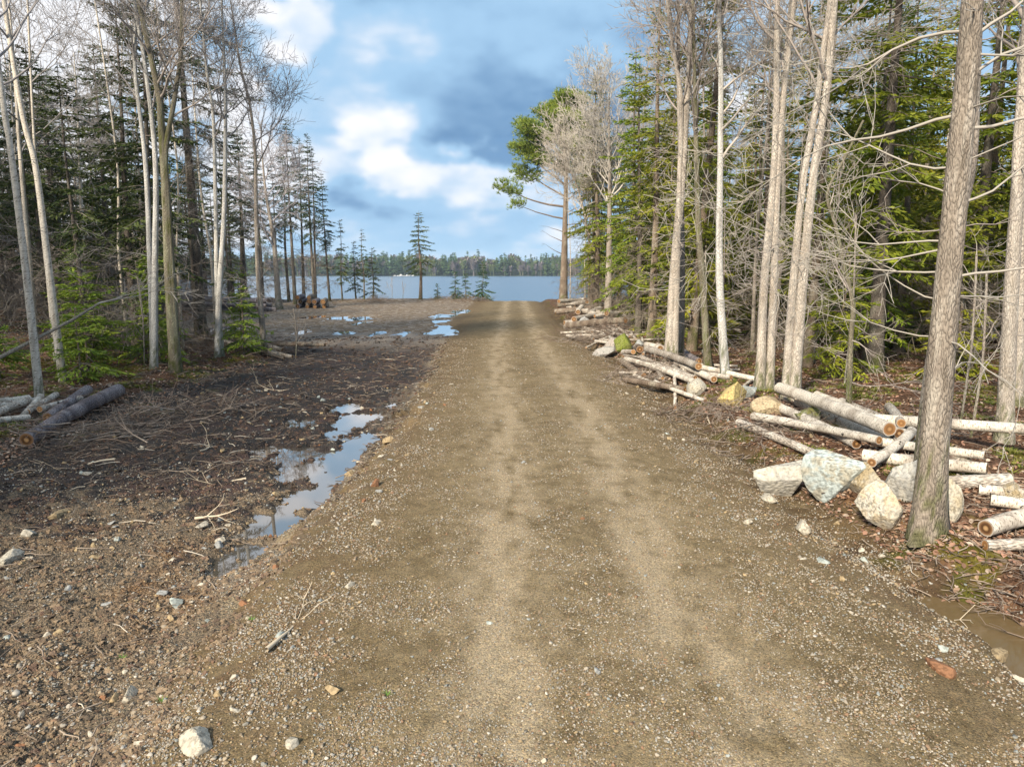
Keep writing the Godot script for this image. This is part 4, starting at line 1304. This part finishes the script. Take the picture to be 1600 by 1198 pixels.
# ---------------------------------------------------------------- boulders and stones
func make_rocks() -> void:
	var cream := Color(.50, .465, .40)
	var tan := Color(.40, .32, .20)
	var blue := Color(.46, .52, .52)
	var grey := Color(.36, .35, .33)
	rock("boulder", 3.03, 7.98, Vector3(.62, .50, .55), Vector3(.1, .4, .05), 3, cream, grey, "rounded cream boulder with pits, first of the row beside the thick maple", "boulder", .3, 14)
	rock("boulder", 3.48, 7.46, Vector3(.70, .62, .5), Vector3(.25, -.35, .45), 24, blue, tan, "large slanting boulder with a blue grey face, biggest of the row", "boulder", .3, 6)
	rock("boulder", 3.62, 7.15, Vector3(.42, .42, .42), Vector3(0, 1.2, .2), 15, tan, cream, "tan boulder squeezed behind the small white boulder", "boulder", .3)
	rock("boulder", 3.50, 6.58, Vector3(.48, .46, .40), Vector3(.1, .8, -.1), 46, cream, Color(.58, .45, .28), "small white boulder with a broken tan face touching the thick maple", "boulder", .32, 8)
	rock("boulder", 4.02, 7.2, Vector3(.42, .55, .4), Vector3(0, .3, 0), 27, grey, cream, "grey upright boulder behind the thick maple's trunk", "boulder")
	rock("boulder", 4.06, 6.5, Vector3(.24, .52, .3), Vector3(0, .6, .1), 38, cream, tan, "narrow yellowish slab standing on the far side of the thick maple", "boulder")
	rock("boulder", 3.86, 12.55, Vector3(.62, .56, .5), Vector3(.1, .5, .1), 9, Color(.60, .48, .22), Color(.42, .30, .13), "mustard yellow boulder at the foot of the slender birch", "boulder", .3)
	rock("boulder", 4.2, 11.75, Vector3(.56, .36, .45), Vector3(0, .15, 0), 50, Color(.50, .40, .26), Color(.36, .27, .17), "square brown block of stone below the twin maple roots", "boulder", .3, 5)
	rock("boulder", 3.53, 13.75, Vector3(.44, .36, .4), Vector3(.2, .8, .1), 51, cream, Color(.62, .55, .42), "pale wedge of rock against the ends of the stacked logs", "boulder", .3, 6)
	rock("boulder", 4.35, 13.0, Vector3(.38, .26, .34), Vector3(0, .2, .1), 52, Color(.45, .50, .50), grey, "bluish stone on top of the earth behind the mustard boulder", "boulder", .5)
	rock("boulder", 4.5, 10.9, Vector3(.42, .26, .4), Vector3(0, .9, .0), 58, Color(.22, .22, .08), grey, "mossy lump of stone beside the birch log pile", "boulder", .3)
	rock("boulder", 2.75, 21.3, Vector3(.58, .40, .5), Vector3(0, .5, .1), 53, grey, Color(.46, .42, .40), "low grey boulder, first of the heap at the track's bend", "boulder")
	rock("boulder", 3.05, 22.2, Vector3(.62, .58, .5), Vector3(0, 1.5, .1), 54, Color(.40, .35, .32), grey, "tall brownish boulder behind the low grey one", "boulder")
	rock("boulder", 3.35, 21.5, Vector3(.66, .62, .6), Vector3(0, 2.5, .1), 55, Color(.17, .20, .035), Color(.24, .25, .09), "moss-covered round boulder at the head of the stacked logs", "boulder")
	rock("boulder", 3.72, 21.2, Vector3(.32, .40, .3), Vector3(0, .5, .1), 56, Color(.45, .46, .45), grey, "small upright grey stone next to the moss-covered boulder", "boulder")
	rock("boulder", 2.72, 32.0, Vector3(1.1, .6, .8), Vector3(0, .5, .1), 57, Color(.50, .44, .38), grey, "wide boulder before the far tangle of logs", "boulder")
	rock("boulder", 3.25, 31.0, Vector3(.8, .55, .6), Vector3(0, 1.1, .1), 59, Color(.42, .42, .43), grey, "grey boulder beside the wide one before the far tangle of logs", "boulder")
	rock("boulder", 4.0, 29.5, Vector3(.8, .5, .6), Vector3(0, 1.9, .1), 60, Color(.46, .40, .36), Color(.42, .25, .14), "brown boulder under the far tangle of logs", "boulder")
	rock("boulder", 5.05, 7.0, Vector3(.30, .22, .24), Vector3(0, .9, .2), 61, tan, cream, "tan fist of rock on the leaves between the short logs", "boulder", .2)
	# stones one can pick out
	var protos := []
	for k in 7:
		protos.append(boulder(700 + k, 3, Color.WHITE, Color.WHITE, [7, 10, 6, 12, 8, 9, 5][k], true, .05))
	var given := [[-1.66, 3.45, .21, .08, "pale", "long pale stone at the muddy foot of the track's slope"], [-2.72, 5.55, .13, .09, "green", "greenish white slab of stone standing in the mud"], [-2.86, 5.5, .07, .09, "tan", "brown stone leaning against the greenish slab"], [-2.43, 4.22, .11, .09, "pale", "white angular stone in the sandy mud"], [-2.55, 4.28, .09, .07, "tan", "tan stone touching the white angular stone"], [-4.72, 6.5, .24, .13, "pale", "broad cream stone at the edge of the dark mud"], [-4.95, 7.1, .16, .09, "pale", "flat pale stone above the broad cream stone"], [-5.1, 7.8, .2, .1, "tan", "tan wedge of stone before the dark bank"], [2.63, 4.13, .17, .08, "rust", "rusty red stone on the track's shoulder"], [2.79, 6.62, .18, .14, "pale", "upright pale stone at the shoulder before the row of boulders"], [2.80, 7.58, .22, .09, "pale", "flat cream stone lying before the rounded boulder"], [2.66, 5.85, .15, .03, "green", "flat white shard of stone on the shoulder"],
		[-3.3, 7.4, .18, .08, "pale", "flat pale slab in the mud before the pale root"], [-2.95, 7.0, .16, .07, "pale", "pale stone with a brown edge in the mud"], [-2.2, 9.55, .2, .1, "tan", "tan stone on the mud islet in the puddle"], [-2.45, 9.5, .13, .09, "tan", "brownish stone on the mud islet in the puddle"], [-1.86, 10.6, .18, .11, "tan", "mossy tan stone at the puddle's rim"], [-2.0, 10.3, .2, .09, "tan", "flat tan stone at the puddle's rim"], [-1.9, 8.2, .13, .09, "tan", "ochre stone on the slope above the puddle"], [-1.58, 8.1, .14, .1, "rust", "rusty stone on the slope above the puddle"], [-1.05, 3.9, .09, .06, "tan", "orange stone low on the track's slope"], [-2.9, 6.85, .14, .09, "grey", "grey stone at the end of the puddle"], [4.3, 5.9, .1, .07, "pale", "small yellowish stone beside the thick maple's roots"], [3.35, 4.75, .1, .05, "pale", "pale stone in the muddy ditch"], [3.2, 4.45, .16, .06, "tan", "ochre stone sunk in the muddy ditch"]]
	for q in given:
		var o := part("stone", protos[(absi(int(q[0] * 37)) + 1) % 7], M["stone_" + q[4]], self)
		o.position = Vector3(q[0], height(q[0], q[1]) + q[3] * .22, -q[1])
		o.scale = Vector3(q[2] * .62, q[3] * .75, q[2] * .5)
		o.rotation.y = q[0] * 9.0
		tag(o, q[5], "stone")
	rng.seed = 321
	var keys := ["pale", "grey", "tan", "green", "rust", "pale", "tan", "grey"]
	var n := 0
	while n < 255:
		var d := 3.0 + pow(rng.randf(), 2.0) * 14.0
		var x := rng.randf_range(-7.5, 5.0)
		var rl := road_left(d)
		var rr := road_right(d)
		var zone := "mud" if x < rl - .4 else "slope" if x < rl + .5 else "road" if x < rr - .5 else "shoulder" if x < rr + .5 else "bank"
		var keep: float = {"mud": 1.0, "slope": .9, "road": .07, "shoulder": .7, "bank": .25}[zone]
		if rng.randf() > keep or absf(x) > d * .78: continue
		n += 1
		var key: String = keys[rng.randi() % keys.size()]
		var size := rng.randf_range(.03, .062) * (1.0 + .03 * d) * (.7 if zone == "road" else 1.0)
		var o := part("stone", protos[rng.randi() % 7], M["stone_" + key], self)
		o.position = Vector3(x, height(x, d) + size * .12, -d)
		o.scale = Vector3(size * rng.randf_range(.6, 1.0), size * rng.randf_range(.35, .7), size * rng.randf_range(.5, .8))
		o.rotation = Vector3(rng.randf_range(-.3, .3), rng.randf() * TAU, rng.randf_range(-.3, .3))
		var where: String = {"mud": "lying in the churned mud", "slope": "on the slope between track and mud", "road": "on the compacted gravel track", "shoulder": "on the track's shoulder above the ditch", "bank": "on the leafy bank by the boulders"}[zone]
		tag(o, "small %s stone %s" % [STONES[key][1], where], "stone", "small %s stones %s" % [STONES[key][1], where])

# ---------------------------------------------------------------- logs
func lg(a: Array, c: Array, dia: float, look: String, label: String, group := "", taper := .85) -> void:
	log_between(Vector3(a[0], a[2], a[1]), Vector3(c[0], c[2], c[1]), dia * .5, dia * .5 * taper, look, label, group)

func make_logs() -> void:
	rng.seed = 88
	# the birch pile behind the boulders; near end last so that its cut face shows
	lg([4.62, 12.3, .16], [4.72, 8.85, .22], .20, "birch", "thick white birch log on top of the pile, cut end towards the track", "", .9)
	lg([5.0, 12.4, .12], [4.98, 9.1, .16], .17, "birch", "white birch log in the pile next to the thick top log")
	lg([3.75, 11.0, .06], [4.55, 8.75, .14], .13, "birch", "slim white birch log along the pile's front")
	lg([3.4, 10.6, .05], [3.75, 8.7, .05], .12, "pale", "bent pale branch log lying before the birch pile")
	lg([5.35, 12.5, .10], [5.25, 9.3, .10], .17, "birch", "birch log at the back of the pile")
	lg([5.7, 12.3, .08], [5.5, 9.3, .06], .15, "pale", "pale log behind the birch pile's back row")
	lg([4.85, 12.0, .0], [4.85, 9.0, .0], .19, "birch", "birch log at the bottom of the pile")
	lg([4.4, 12.0, .0], [4.45, 9.1, .02], .16, "birch", "mossy birch log under the thick top log")
	lg([5.95, 11.2, .12], [5.22, 9.5, .25], .14, "pale", "short pale log lying across the back of the birch pile")
	lg([5.15, 9.1, .22], [4.15, 8.1, .06], .13, "birch", "birch pole slanting down from the pile towards the grey boulder")
	lg([4.9, 10.2, .12], [6.45, 8.75, .34], .16, "birch", "long birch log reaching out past the thick maple")
	lg([4.3, 8.6, .04], [5.25, 7.75, .12], .15, "birch", "birch log low behind the thick maple")
	lg([4.6, 9.0, .06], [5.45, 8.1, .14], .12, "birch", "thin birch log beside the low birch log")
	lg([5.0, 8.9, .0], [5.35, 8.0, .03], .13, "brown", "short brown log tucked among the birches")
	lg([4.9, 6.35, .03], [4.12, 6.02, .05], .17, "birch", "short white birch bolt on the leaves by the ditch")
	lg([5.3, 6.3, .05], [4.62, 6.72, .06], .13, "birch", "white birch stick leaning over the short bolt")
	lg([5.2, 7.3, .02], [4.55, 7.35, .02], .15, "pale", "rotting pale log on the leaves behind the bolts")
	lg([4.7, 5.75, .0], [3.95, 5.75, .0], .11, "pale", "rotten stick with peeling bark at the bank's edge")
	lg([5.1, 6.9, .02], [4.75, 7.1, .03], .12, "birch", "stub of birch at the frame of the short bolts")
	# stacked logs farther along
	lg([3.05, 19.2, .12], [3.62, 14.2, .04], .14, "birch", "long bluish white birch in the stack by the moss-covered boulder")
	lg([3.35, 18.6, .16], [3.72, 14.5, .10], .13, "pale", "pale log resting on the long bluish birch")
	lg([3.55, 18.9, .2], [3.98, 15.3, .2], .19, "grey", "thick grey log on top of the stack, brown cut end")
	lg([3.0, 19.5, .08], [3.1, 16.8, .05], .17, "brown", "brown log end-on at the head of the stack")
	lg([2.55, 16.0, .0], [3.4, 13.95, .0], .14, "brown", "brown log lowest in the stack beside the track")
	lg([2.95, 17.3, .02], [3.3, 14.6, .0], .09, "birch", "thin bent birch pole in the stack")
	lg([3.9, 17.0, .1], [4.15, 14.7, .06], .17, "birch", "short birch log with orange cut end beside the stack")
	lg([4.75, 20.2, .06], [4.5, 17.3, .06], .19, "purple", "dark grey log between the maples, orange cut end")
	lg([5.3, 19.8, .04], [4.85, 17.6, .06], .15, "birch", "white birch log beside the dark grey one between the maples")
	lg([4.25, 16.5, .06], [5.15, 14.6, .04], .13, "birch", "long thin birch on the ground between slender birch and twin maples")
	lg([3.9, 16.4, .02], [4.6, 15.0, .02], .12, "pale", "pale pole on the ground behind the short birch log")
	lg([3.6, 20.6, .06], [3.45, 19.4, .12], .22, "brown", "fat brown log with orange end facing the track")
	lg([3.9, 20.8, .1], [4.0, 19.4, .2], .2, "birch", "crooked white birch chunk on the stack's head")
	lg([3.2, 20.6, .1], [3.3, 19.6, .1], .16, "pale", "pale log beside the fat brown one")
	lg([7.3, 19.3, .0], [7.0, 18.2, .0], .2, "brown", "short log with orange end deep under the trees")
	for k in 46:
		var d := rng.randf_range(13.5, 31.0)
		var x := road_right(d) + rng.randf_range(.55, 2.1)
		var L := rng.randf_range(1.2, 2.8)
		var an := rng.randf_range(-.5, .25) + (1.2 if rng.randf() < .2 else 0.0)
		var look: String = ["birch", "pale", "grey"][rng.randi() % 3]
		lg([x - sin(an) * L * .5, d + cos(an) * L * .5, rng.randf_range(0, .12)], [x + sin(an) * L * .5, d - cos(an) * L * .5, rng.randf_range(0, .08)], rng.randf_range(.06, .12), look, {"birch": "thin white birch pole", "pale": "thin bleached pole", "grey": "thin grey pole"}[look] + " on the litter between track and maples", "thin %s poles between track and maples" % look)
	# the far tangle
	rng.seed = 91
	for k in 34:
		var d := rng.randf_range(29.0, 46.0)
		var t := (d - 29.0) / 17.0
		var x := 3.3 + rng.randf_range(-.2, 2.3) * (1.0 - .35 * t)
		var L := rng.randf_range(1.4, 3.4)
		var an := rng.randf_range(-.9, .6) + (PI * .5 if rng.randf() < .3 else 0.0)
		var y := rng.randf_range(.0, .55) * (.5 + t * .5)
		var look: String = ["pale", "pale", "brown", "birch", "brown"][rng.randi() % 5]
		lg([x - sin(an) * L * .5, d + cos(an) * L * .5, y], [x + sin(an) * L * .5, d - cos(an) * L * .5, maxf(0, y + rng.randf_range(-.3, .3))], rng.randf_range(.14, .3), look, {"pale": "weathered pale log in the far tangle before the wood", "brown": "reddish brown log in the far tangle before the wood", "birch": "white birch log in the far tangle before the wood"}[look], "%s logs in the far tangle" % look)
	# the west side
	rng.seed = 93
	lg([-8.0, 14.5, .12], [-7.5, 10.9, .02], .27, "purple", "thick dark barked log at the mud's edge, longest of the heap")
	lg([-8.45, 14.2, .14], [-8.0, 12.2, .1], .2, "purple", "dark barked log lying behind the longest one")
	for k in 11:
		var x := -8.2 - rng.randf() * 1.6
		var d := 11.6 + rng.randf() * 1.8
		var an := rng.randf_range(-.7, .5)
		lg([x - sin(an) * .5, d + .55, rng.randf_range(0, .25)], [x + sin(an) * .5, d - .55, rng.randf_range(0, .22)], rng.randf_range(.1, .16), "birch" if k % 3 else "pale", "short birch bolt in the small heap below the speckled birch", "short bolts in the small birch heap")
	for k in 13:   # long pile at the clearing's far side
		var d := 43.8 + (k % 5) * .45 + rng.randf() * .3
		var y := .28 * (k / 5)
		lg([-21.0 - rng.randf() * 1.5, d + .8, y], [-14.6 - rng.randf() * 2.0, d + 1.6, y], rng.randf_range(.26, .36), "purple", "long grey log in the pile at the clearing's far side", "long logs in the pile at the clearing's far side")
	for k in 10:
		var d := 50.8 + rng.randf() * 1.0
		var y := .3 * (k / 4)
		lg([-15.0 + (k % 4) * .55, d + 1.2, y], [-14.8 + (k % 4) * .6, d - .9, y], rng.randf_range(.28, .4), "brown" if k % 2 else "purple", ("brown" if k % 2 else "grey") + " log with orange cut end in the stack by the lake bank", ("brown" if k % 2 else "grey") + " logs in the stack by the lake bank")
	for k in 12:   # brush heap beside the curving birch
		var x := rng.randf_range(-11.5, -7.2)
		var d := rng.randf_range(22.6, 25.2)
		var an := rng.randf_range(.9, 2.2)
		var L := rng.randf_range(1.2, 2.6)
		lg([x - sin(an) * L * .5, d + cos(an) * L * .5, rng.randf_range(0, .3)], [x + sin(an) * L * .5, d - cos(an) * L * .5, rng.randf_range(0, .25)], rng.randf_range(.1, .2), ["dark", "grey", "brown"][k % 3], "%s pole in the brush heap beside the curving birch" % ["dark", "grey", "brown"][k % 3], "%s poles in the brush heap" % ["dark", "grey", "brown"][k % 3])
	# brush heaps: tangles of torn branches
	brush(2.95, 25.5, 1.4, 150, 401, "dark tangle of torn brush beside the track's bend")
	brush(3.4, 28.0, 1.5, 150, 402, "dark tangle of torn brush before the brown boulder")
	brush(-9.2, 23.6, 1.8, 190, 403, "brush heap of torn grey branches by the curving birch")
	brush(-10.6, 24.6, 1.5, 130, 404, "brush heap of torn branches behind the mossy maple")
	brush(-8.9, 12.4, 1.0, 110, 405, "torn branches over the small birch heap")
	brush(5.6, 10.4, 1.0, 150, 406, "grey twiggy slash behind the birch log pile")
	brush(4.15, 5.0, .55, 190, 407, "hanging roots of the cut bank over the muddy ditch")
	brush(4.9, 5.3, .55, 150, 408, "root mat along the cut bank's rim")
	brush(-5.6, 61.6, 1.3, 120, 410, "low brush on the bank by the lone spruce")
	brush(-3.2, 61.0, 1.5, 150, 411, "reddish heap of brush below the broad fir")
	brush(-11.5, 60.4, 1.6, 120, 412, "low brush on the bank below the young spruces")
	brush(3.3, 16.5, 1.2, 130, 413, "torn twigs around the stacked logs")
	brush(3.6, 10.2, .9, 110, 414, "torn twigs before the birch log pile")
	brush(3.2, 12.2, .8, 100, 415, "dark torn litter before the mustard boulder")
	brush(-7.0, 11.5, 1.2, 150, 416, "dark torn roots at the foot of the bank below the thick log")
	brush(-6.2, 13.5, 1.3, 130, 417, "tangle of torn roots in the dark mud")
	brush(5.6, 34.0, 1.6, 150, 409, "brush behind the far tangle of logs")
	# pale roots in the mud
	rng.seed = 97
	var roots := [[-3.9, 9.0, .9, "forked pale root lying on the mud before the dark bank"], [-6.0, 9.9, .7, "bent pale stick on the dark bank"], [-3.2, 7.55, .5, "short pale root below the forked root"], [-5.6, 16.5, .8, "arched bleached root in the dark mud"], [-1.55, 4.6, .45, "thin pale stick on the muddy slope"], [3.75, 4.55, .8, "dark lichened branch lying across the muddy ditch"], [3.3, 5.25, .5, "forked root hanging into the muddy ditch"], [-4.6, 11.0, .8, "thin forked branch beside the puddle's arm"], [3.3, 11.6, .6, "bleached stick on the litter before the mustard boulder"]]
	for q in roots:
		var b := MB.new()
		var an := rng.randf() * TAU
		var pos := Vector3(q[0], height(q[0], q[1]) + .025, -q[1])
		branch(b, Vector3(-cos(an), 0, -sin(an)) * q[2] * .5, Vector3(cos(an), .04, sin(an)).normalized(), q[2], .018, 2, -.06, .18, Color(.50, .42, .32), .004)
		var o := part("fallen_branch", b.done(), M.twig, self)
		o.position = pos
		tag(o, q[3], "branch")

func brush(x: float, d: float, r: float, n: int, sd: int, label: String) -> void:
	rng.seed = sd
	var b := MB.new()
	for k in n:
		var p := Vector3(rng.randf_range(-1, 1), 0, rng.randf_range(-1, 1)) * r
		if p.length() > r: continue
		p.y = height(x + p.x, d - p.z) - height(x, d) + rng.randf() * .3 * (1.0 - p.length() / r) * minf(r, 1.2)
		var an := rng.randf() * TAU
		branch(b, p, Vector3(cos(an), rng.randf_range(-.25, .35), sin(an)).normalized(), r * rng.randf_range(.3, .8), rng.randf_range(.004, .012) * sqrt(r + .3), 1, -.15, .22, Color(.30, .25, .21).lerp(Color(.14, .10, .08), rng.randf()), .003 if d < 12 else .006)
	var o := part("brush_heap", b.done(), M.twig, self)
	o.position = Vector3(x, height(x, d), -d)
	tag(o, label, "brush")

# ---------------------------------------------------------------- gravel, clods, twigs, leaves
func make_litter() -> void:
	rng.seed = 555
	var pebs := []
	for k in 3:
		pebs.append(boulder(800 + k, 1, Color.WHITE, Color.WHITE, 5, k == 0, .1))
	var tones := [Color(.50, .45, .38), Color(.36, .30, .22), Color(.42, .42, .41), Color(.30, .34, .35), Color(.45, .33, .18), Color(.24, .18, .13), Color(.60, .56, .50), Color(.28, .15, .09)]
	var lists := [[], [], []]
	var clods := []
	var twigs := []
	var leaves := []
	var moss := []
	# pebbles: thick on the slopes and shoulders, thin in the tyre tracks
	var tries := 0
	while tries < 480000:
		tries += 1
		var d := 2.6 + pow(rng.randf(), 1.9) * 24.0
		var x := rng.randf_range(-1.0, 1.0) * (d * .74 + .8)
		var rl := road_left(d)
		var rr := road_right(d)
		var p := .45
		if x < rl - .6: p = .42 if d < 10 else .12
		elif x < rl + .7: p = .95
		elif x > rr + .9: continue
		elif x > rr - .6: p = .95
		else: p = .95 * (1.0 - .6 * clampf(track(x, d), 0, 1))
		p *= .6 + 1.2 * NA.get_noise_2d(x * 1.3, d * 1.3 + 90)
		if rng.randf() > p: continue
		var size := rng.randf_range(.004, .0095) * (1.0 + .03 * d)
		if rng.randf() < .08: size *= rng.randf_range(1.5, 2.4)
		if x > rl + .5 and x < rr - .6: size *= .8
		var y := height(x, d)
		if x < rl and y < -.36: continue
		var tone: Color = (tones[rng.randi() % 8] * rng.randf_range(.6, 1.0)).lerp(Color(.20, .155, .105), rng.randf_range(.2, .75))
		if x < rl - .6: size *= rng.randf_range(.8, 1.5)
		lists[rng.randi() % 3].append([Transform3D(Basis.from_euler(Vector3(rng.randf_range(-.5, .5), rng.randf() * TAU, rng.randf_range(-.5, .5))).scaled(Vector3(1.0, .7, 1.0) * size), Vector3(x, y + size * .15, -d)), tone])
	for k in 3:
		scatter("gravel", pebs[k], M.pebble, lists[k], ["loose gravel of angular chips over the track and its slopes", "loose gravel of rounded pebbles over the track and its slopes", "loose gravel of mixed pebbles over the track and its slopes"][k], "gravel")
	# clods of mud
	for k in 60000:
		var d := 3.0 + pow(rng.randf(), 1.4) * 25.0
		var x := rng.randf_range(-d * .76 - .8, road_left(d) - .3)
		if x < wood_left(d) - 1.0: continue
		if rng.randf() > .55 + .9 * NA.get_noise_2d(x * .9, d * .9 + 30): continue
		var y := height(x, d)
		if y < -.37: continue
		var size := pow(rng.randf(), 2.5) * .03 * (.75 + .04 * d) + .006
		clods.append([Transform3D(Basis.from_euler(Vector3(rng.randf() * 6, rng.randf() * TAU, rng.randf() * 6)).scaled(Vector3(1.1, .8, 1.0) * size), Vector3(x, y, -d)), Color(.075, .055, .042).lerp(Color(.14, .085, .062) if rng.randf() < .5 else Color(.03, .027, .025), rng.randf()).lerp(Color(.24, .175, .115), rng.randf() if Vector2((x + 3.4) / 4.6, (d - 4.0) / 4.4).length() + .55 * NA.get_noise_2d(x * .8 + 11, d * .8) < .95 else 0.0)])
	scatter("dirt_clods", boulder(850, 2, Color.WHITE, Color.WHITE, 5, true, .9), M.pebble, clods, "clods of dark earth over the churned mud", "dirt")
	# twigs and torn roots
	var tmesh := []
	for k in 3:
		var b := MB.new()
		var s: float = [.15, -.2, .3][k]
		b.tube(PackedVector3Array([Vector3(-.5, 0, 0), Vector3(-.15, .05, s * .4), Vector3(.2, .03, s * .3), Vector3(.5, 0, s)]), PackedFloat32Array([.022, .02, .016, .008]), 4, Color.WHITE)
		if k > 0: b.tube(PackedVector3Array([Vector3(.05, .03, s * .33), Vector3(.25, .09, s * .33 + .2)]), PackedFloat32Array([.012, .006]), 3, Color.WHITE)
		tmesh.append(b.done())
	var tl := [[], [], []]
	for k in 15000:
		var d := 3.0 + pow(rng.randf(), 1.3) * 27.0
		var west := rng.randf() < .66
		var x := rng.randf_range(-d * .76 - .8, road_left(d) - .4) if west else rng.randf_range(road_right(d) + .35, d * .74 + .8)
		if x < wood_left(d) - 5.0: continue
		var y := height(x, d)
		if x < 0 and y < -.37: continue
		if rng.randf() > .5 + .9 * NA.get_noise_2d(x * .6, d * .6 + 60): continue
		if west and d < 9 and rng.randf() < .85: continue
		var L := rng.randf_range(.06, .32) * (.8 + .02 * d)
		var tone := Color(.36, .29, .23).lerp(Color(.10, .075, .06), pow(rng.randf(), .7))
		if rng.randf() < .06: tone = Color(.52, .46, .38)
		tl[k % 3].append([Transform3D(Basis.from_euler(Vector3(rng.randf_range(-.4, .4), rng.randf() * TAU, rng.randf_range(-.3, .3))).scaled(Vector3(L, L, L)), Vector3(x, y + L * .06 + .004, -d)), tone])
	for k in 3:
		scatter("debris", tmesh[k], M.twig, tl[k], ["straight twigs strewn over mud and forest floor", "bent twigs and rootlets strewn over mud and forest floor", "forked twigs strewn over mud and forest floor"][k], "twigs")
	# fallen leaves
	var lf := MB.new()
	for e in [[Vector3(0, 0, -.5), Vector3(.32, .10, -.1), Vector3(.26, .14, .3), Vector3(0, .05, .55)], [Vector3(0, 0, -.5), Vector3(0, .05, .55), Vector3(-.26, .12, .3), Vector3(-.32, .14, -.1)]]:
		var f := lf.v.size()
		var nn: Vector3 = (e[2] - e[0]).cross(e[1] - e[0]).normalized()
		for q in e:
			lf.v.append(q)
			lf.n.append(nn)
			lf.c.append(Color.WHITE)
		lf.i.append_array([f, f + 1, f + 2, f, f + 2, f + 3] if nn.y > 0 else [f, f + 2, f + 1, f, f + 3, f + 2])
	for k in lf.n.size():
		if lf.n[k].y < 0: lf.n[k] = -lf.n[k]
	var leafm := lf.done()
	for k in 90000:
		var d := 3.2 + pow(rng.randf(), 1.4) * 30.0
		var east := rng.randf() < .7
		var x := rng.randf_range(road_right(d) + .5, d * .78 + 1.5) if east else rng.randf_range(-d * .78 - 1.0, wood_left(d) + .7)
		if not east and x > wood_left(d) + .7: continue
		if rng.randf() > .65 + .7 * NA.get_noise_2d(x * .8, d * .8 + 15): continue
		var size := rng.randf_range(.025, .06) * (1.0 + .018 * d)
		var tone: Color = [Color(.26, .15, .095), Color(.34, .23, .16), Color(.19, .11, .075), Color(.42, .33, .26), Color(.30, .17, .12)][rng.randi() % 5] * rng.randf_range(.7, 1.1)
		leaves.append([Transform3D(Basis.from_euler(Vector3(rng.randf_range(-.6, .6), rng.randf() * TAU, rng.randf_range(-.6, .6))).scaled(Vector3.ONE * size), Vector3(x, height(x, d) + .006 + size * .1, -d)), tone])
	scatter("fallen_leaves", leafm, M.leaf, leaves, "fallen brown leaves over the forest floor", "leaves")
	# ground cover: moss and fern tufts under the trees
	var gm := MB.new()
	for k in 22:
		var an := rng.randf() * TAU
		var o := Vector3(cos(an), rng.randf_range(.6, 1.6), sin(an)).normalized()
		gm.blade(Vector3(cos(an), 0, sin(an)) * rng.randf() * .5, o * rng.randf_range(.4, 1.0), o.cross(Vector3.UP).normalized() * .06, Color.WHITE * rng.randf_range(.7, 1.2))
	var gmesh := gm.done()
	for k in 16000:
		var d := 7.0 + pow(rng.randf(), 1.2) * 32.0
		var east := rng.randf() < .6
		var x := rng.randf_range(road_right(d) + 1.2, d * .78 + 1.5) if east else rng.randf_range(-d * .78 - 1.0, wood_left(d))
		if not east and x > wood_left(d): continue
		if NA.get_noise_2d(x * .8 + 11, d * .8) < .08: continue
		var size := rng.randf_range(.05, .13) * (1.0 + .015 * d)
		moss.append([Transform3D(Basis(Vector3.UP, rng.randf() * TAU).scaled(Vector3(1.2, rng.randf_range(.4, .9), 1.2) * size), Vector3(x, height(x, d), -d)), Color(.13, .17, .025).lerp(Color(.24, .23, .05), rng.randf())])
	scatter("ground_cover", gmesh, M.needles, moss, "tufts of moss and seedlings over the forest floor", "moss")
	# a few weeds on the track
	for q in [[-.72, 3.85, .045], [-2.75, 4.75, .05], [-2.1, 4.0, .05], [-2.6, 6.2, .05], [-1.9, 4.95, .05]]:
		var o := part("weed", gmesh, M.needles_green, self)
		o.position = Vector3(q[0], height(q[0], q[1]), -q[1])
		o.scale = Vector3.ONE * q[2]
		tag(o, "tiny green weed sprouting from the dirt", "weed", "tiny weeds on the dirt")
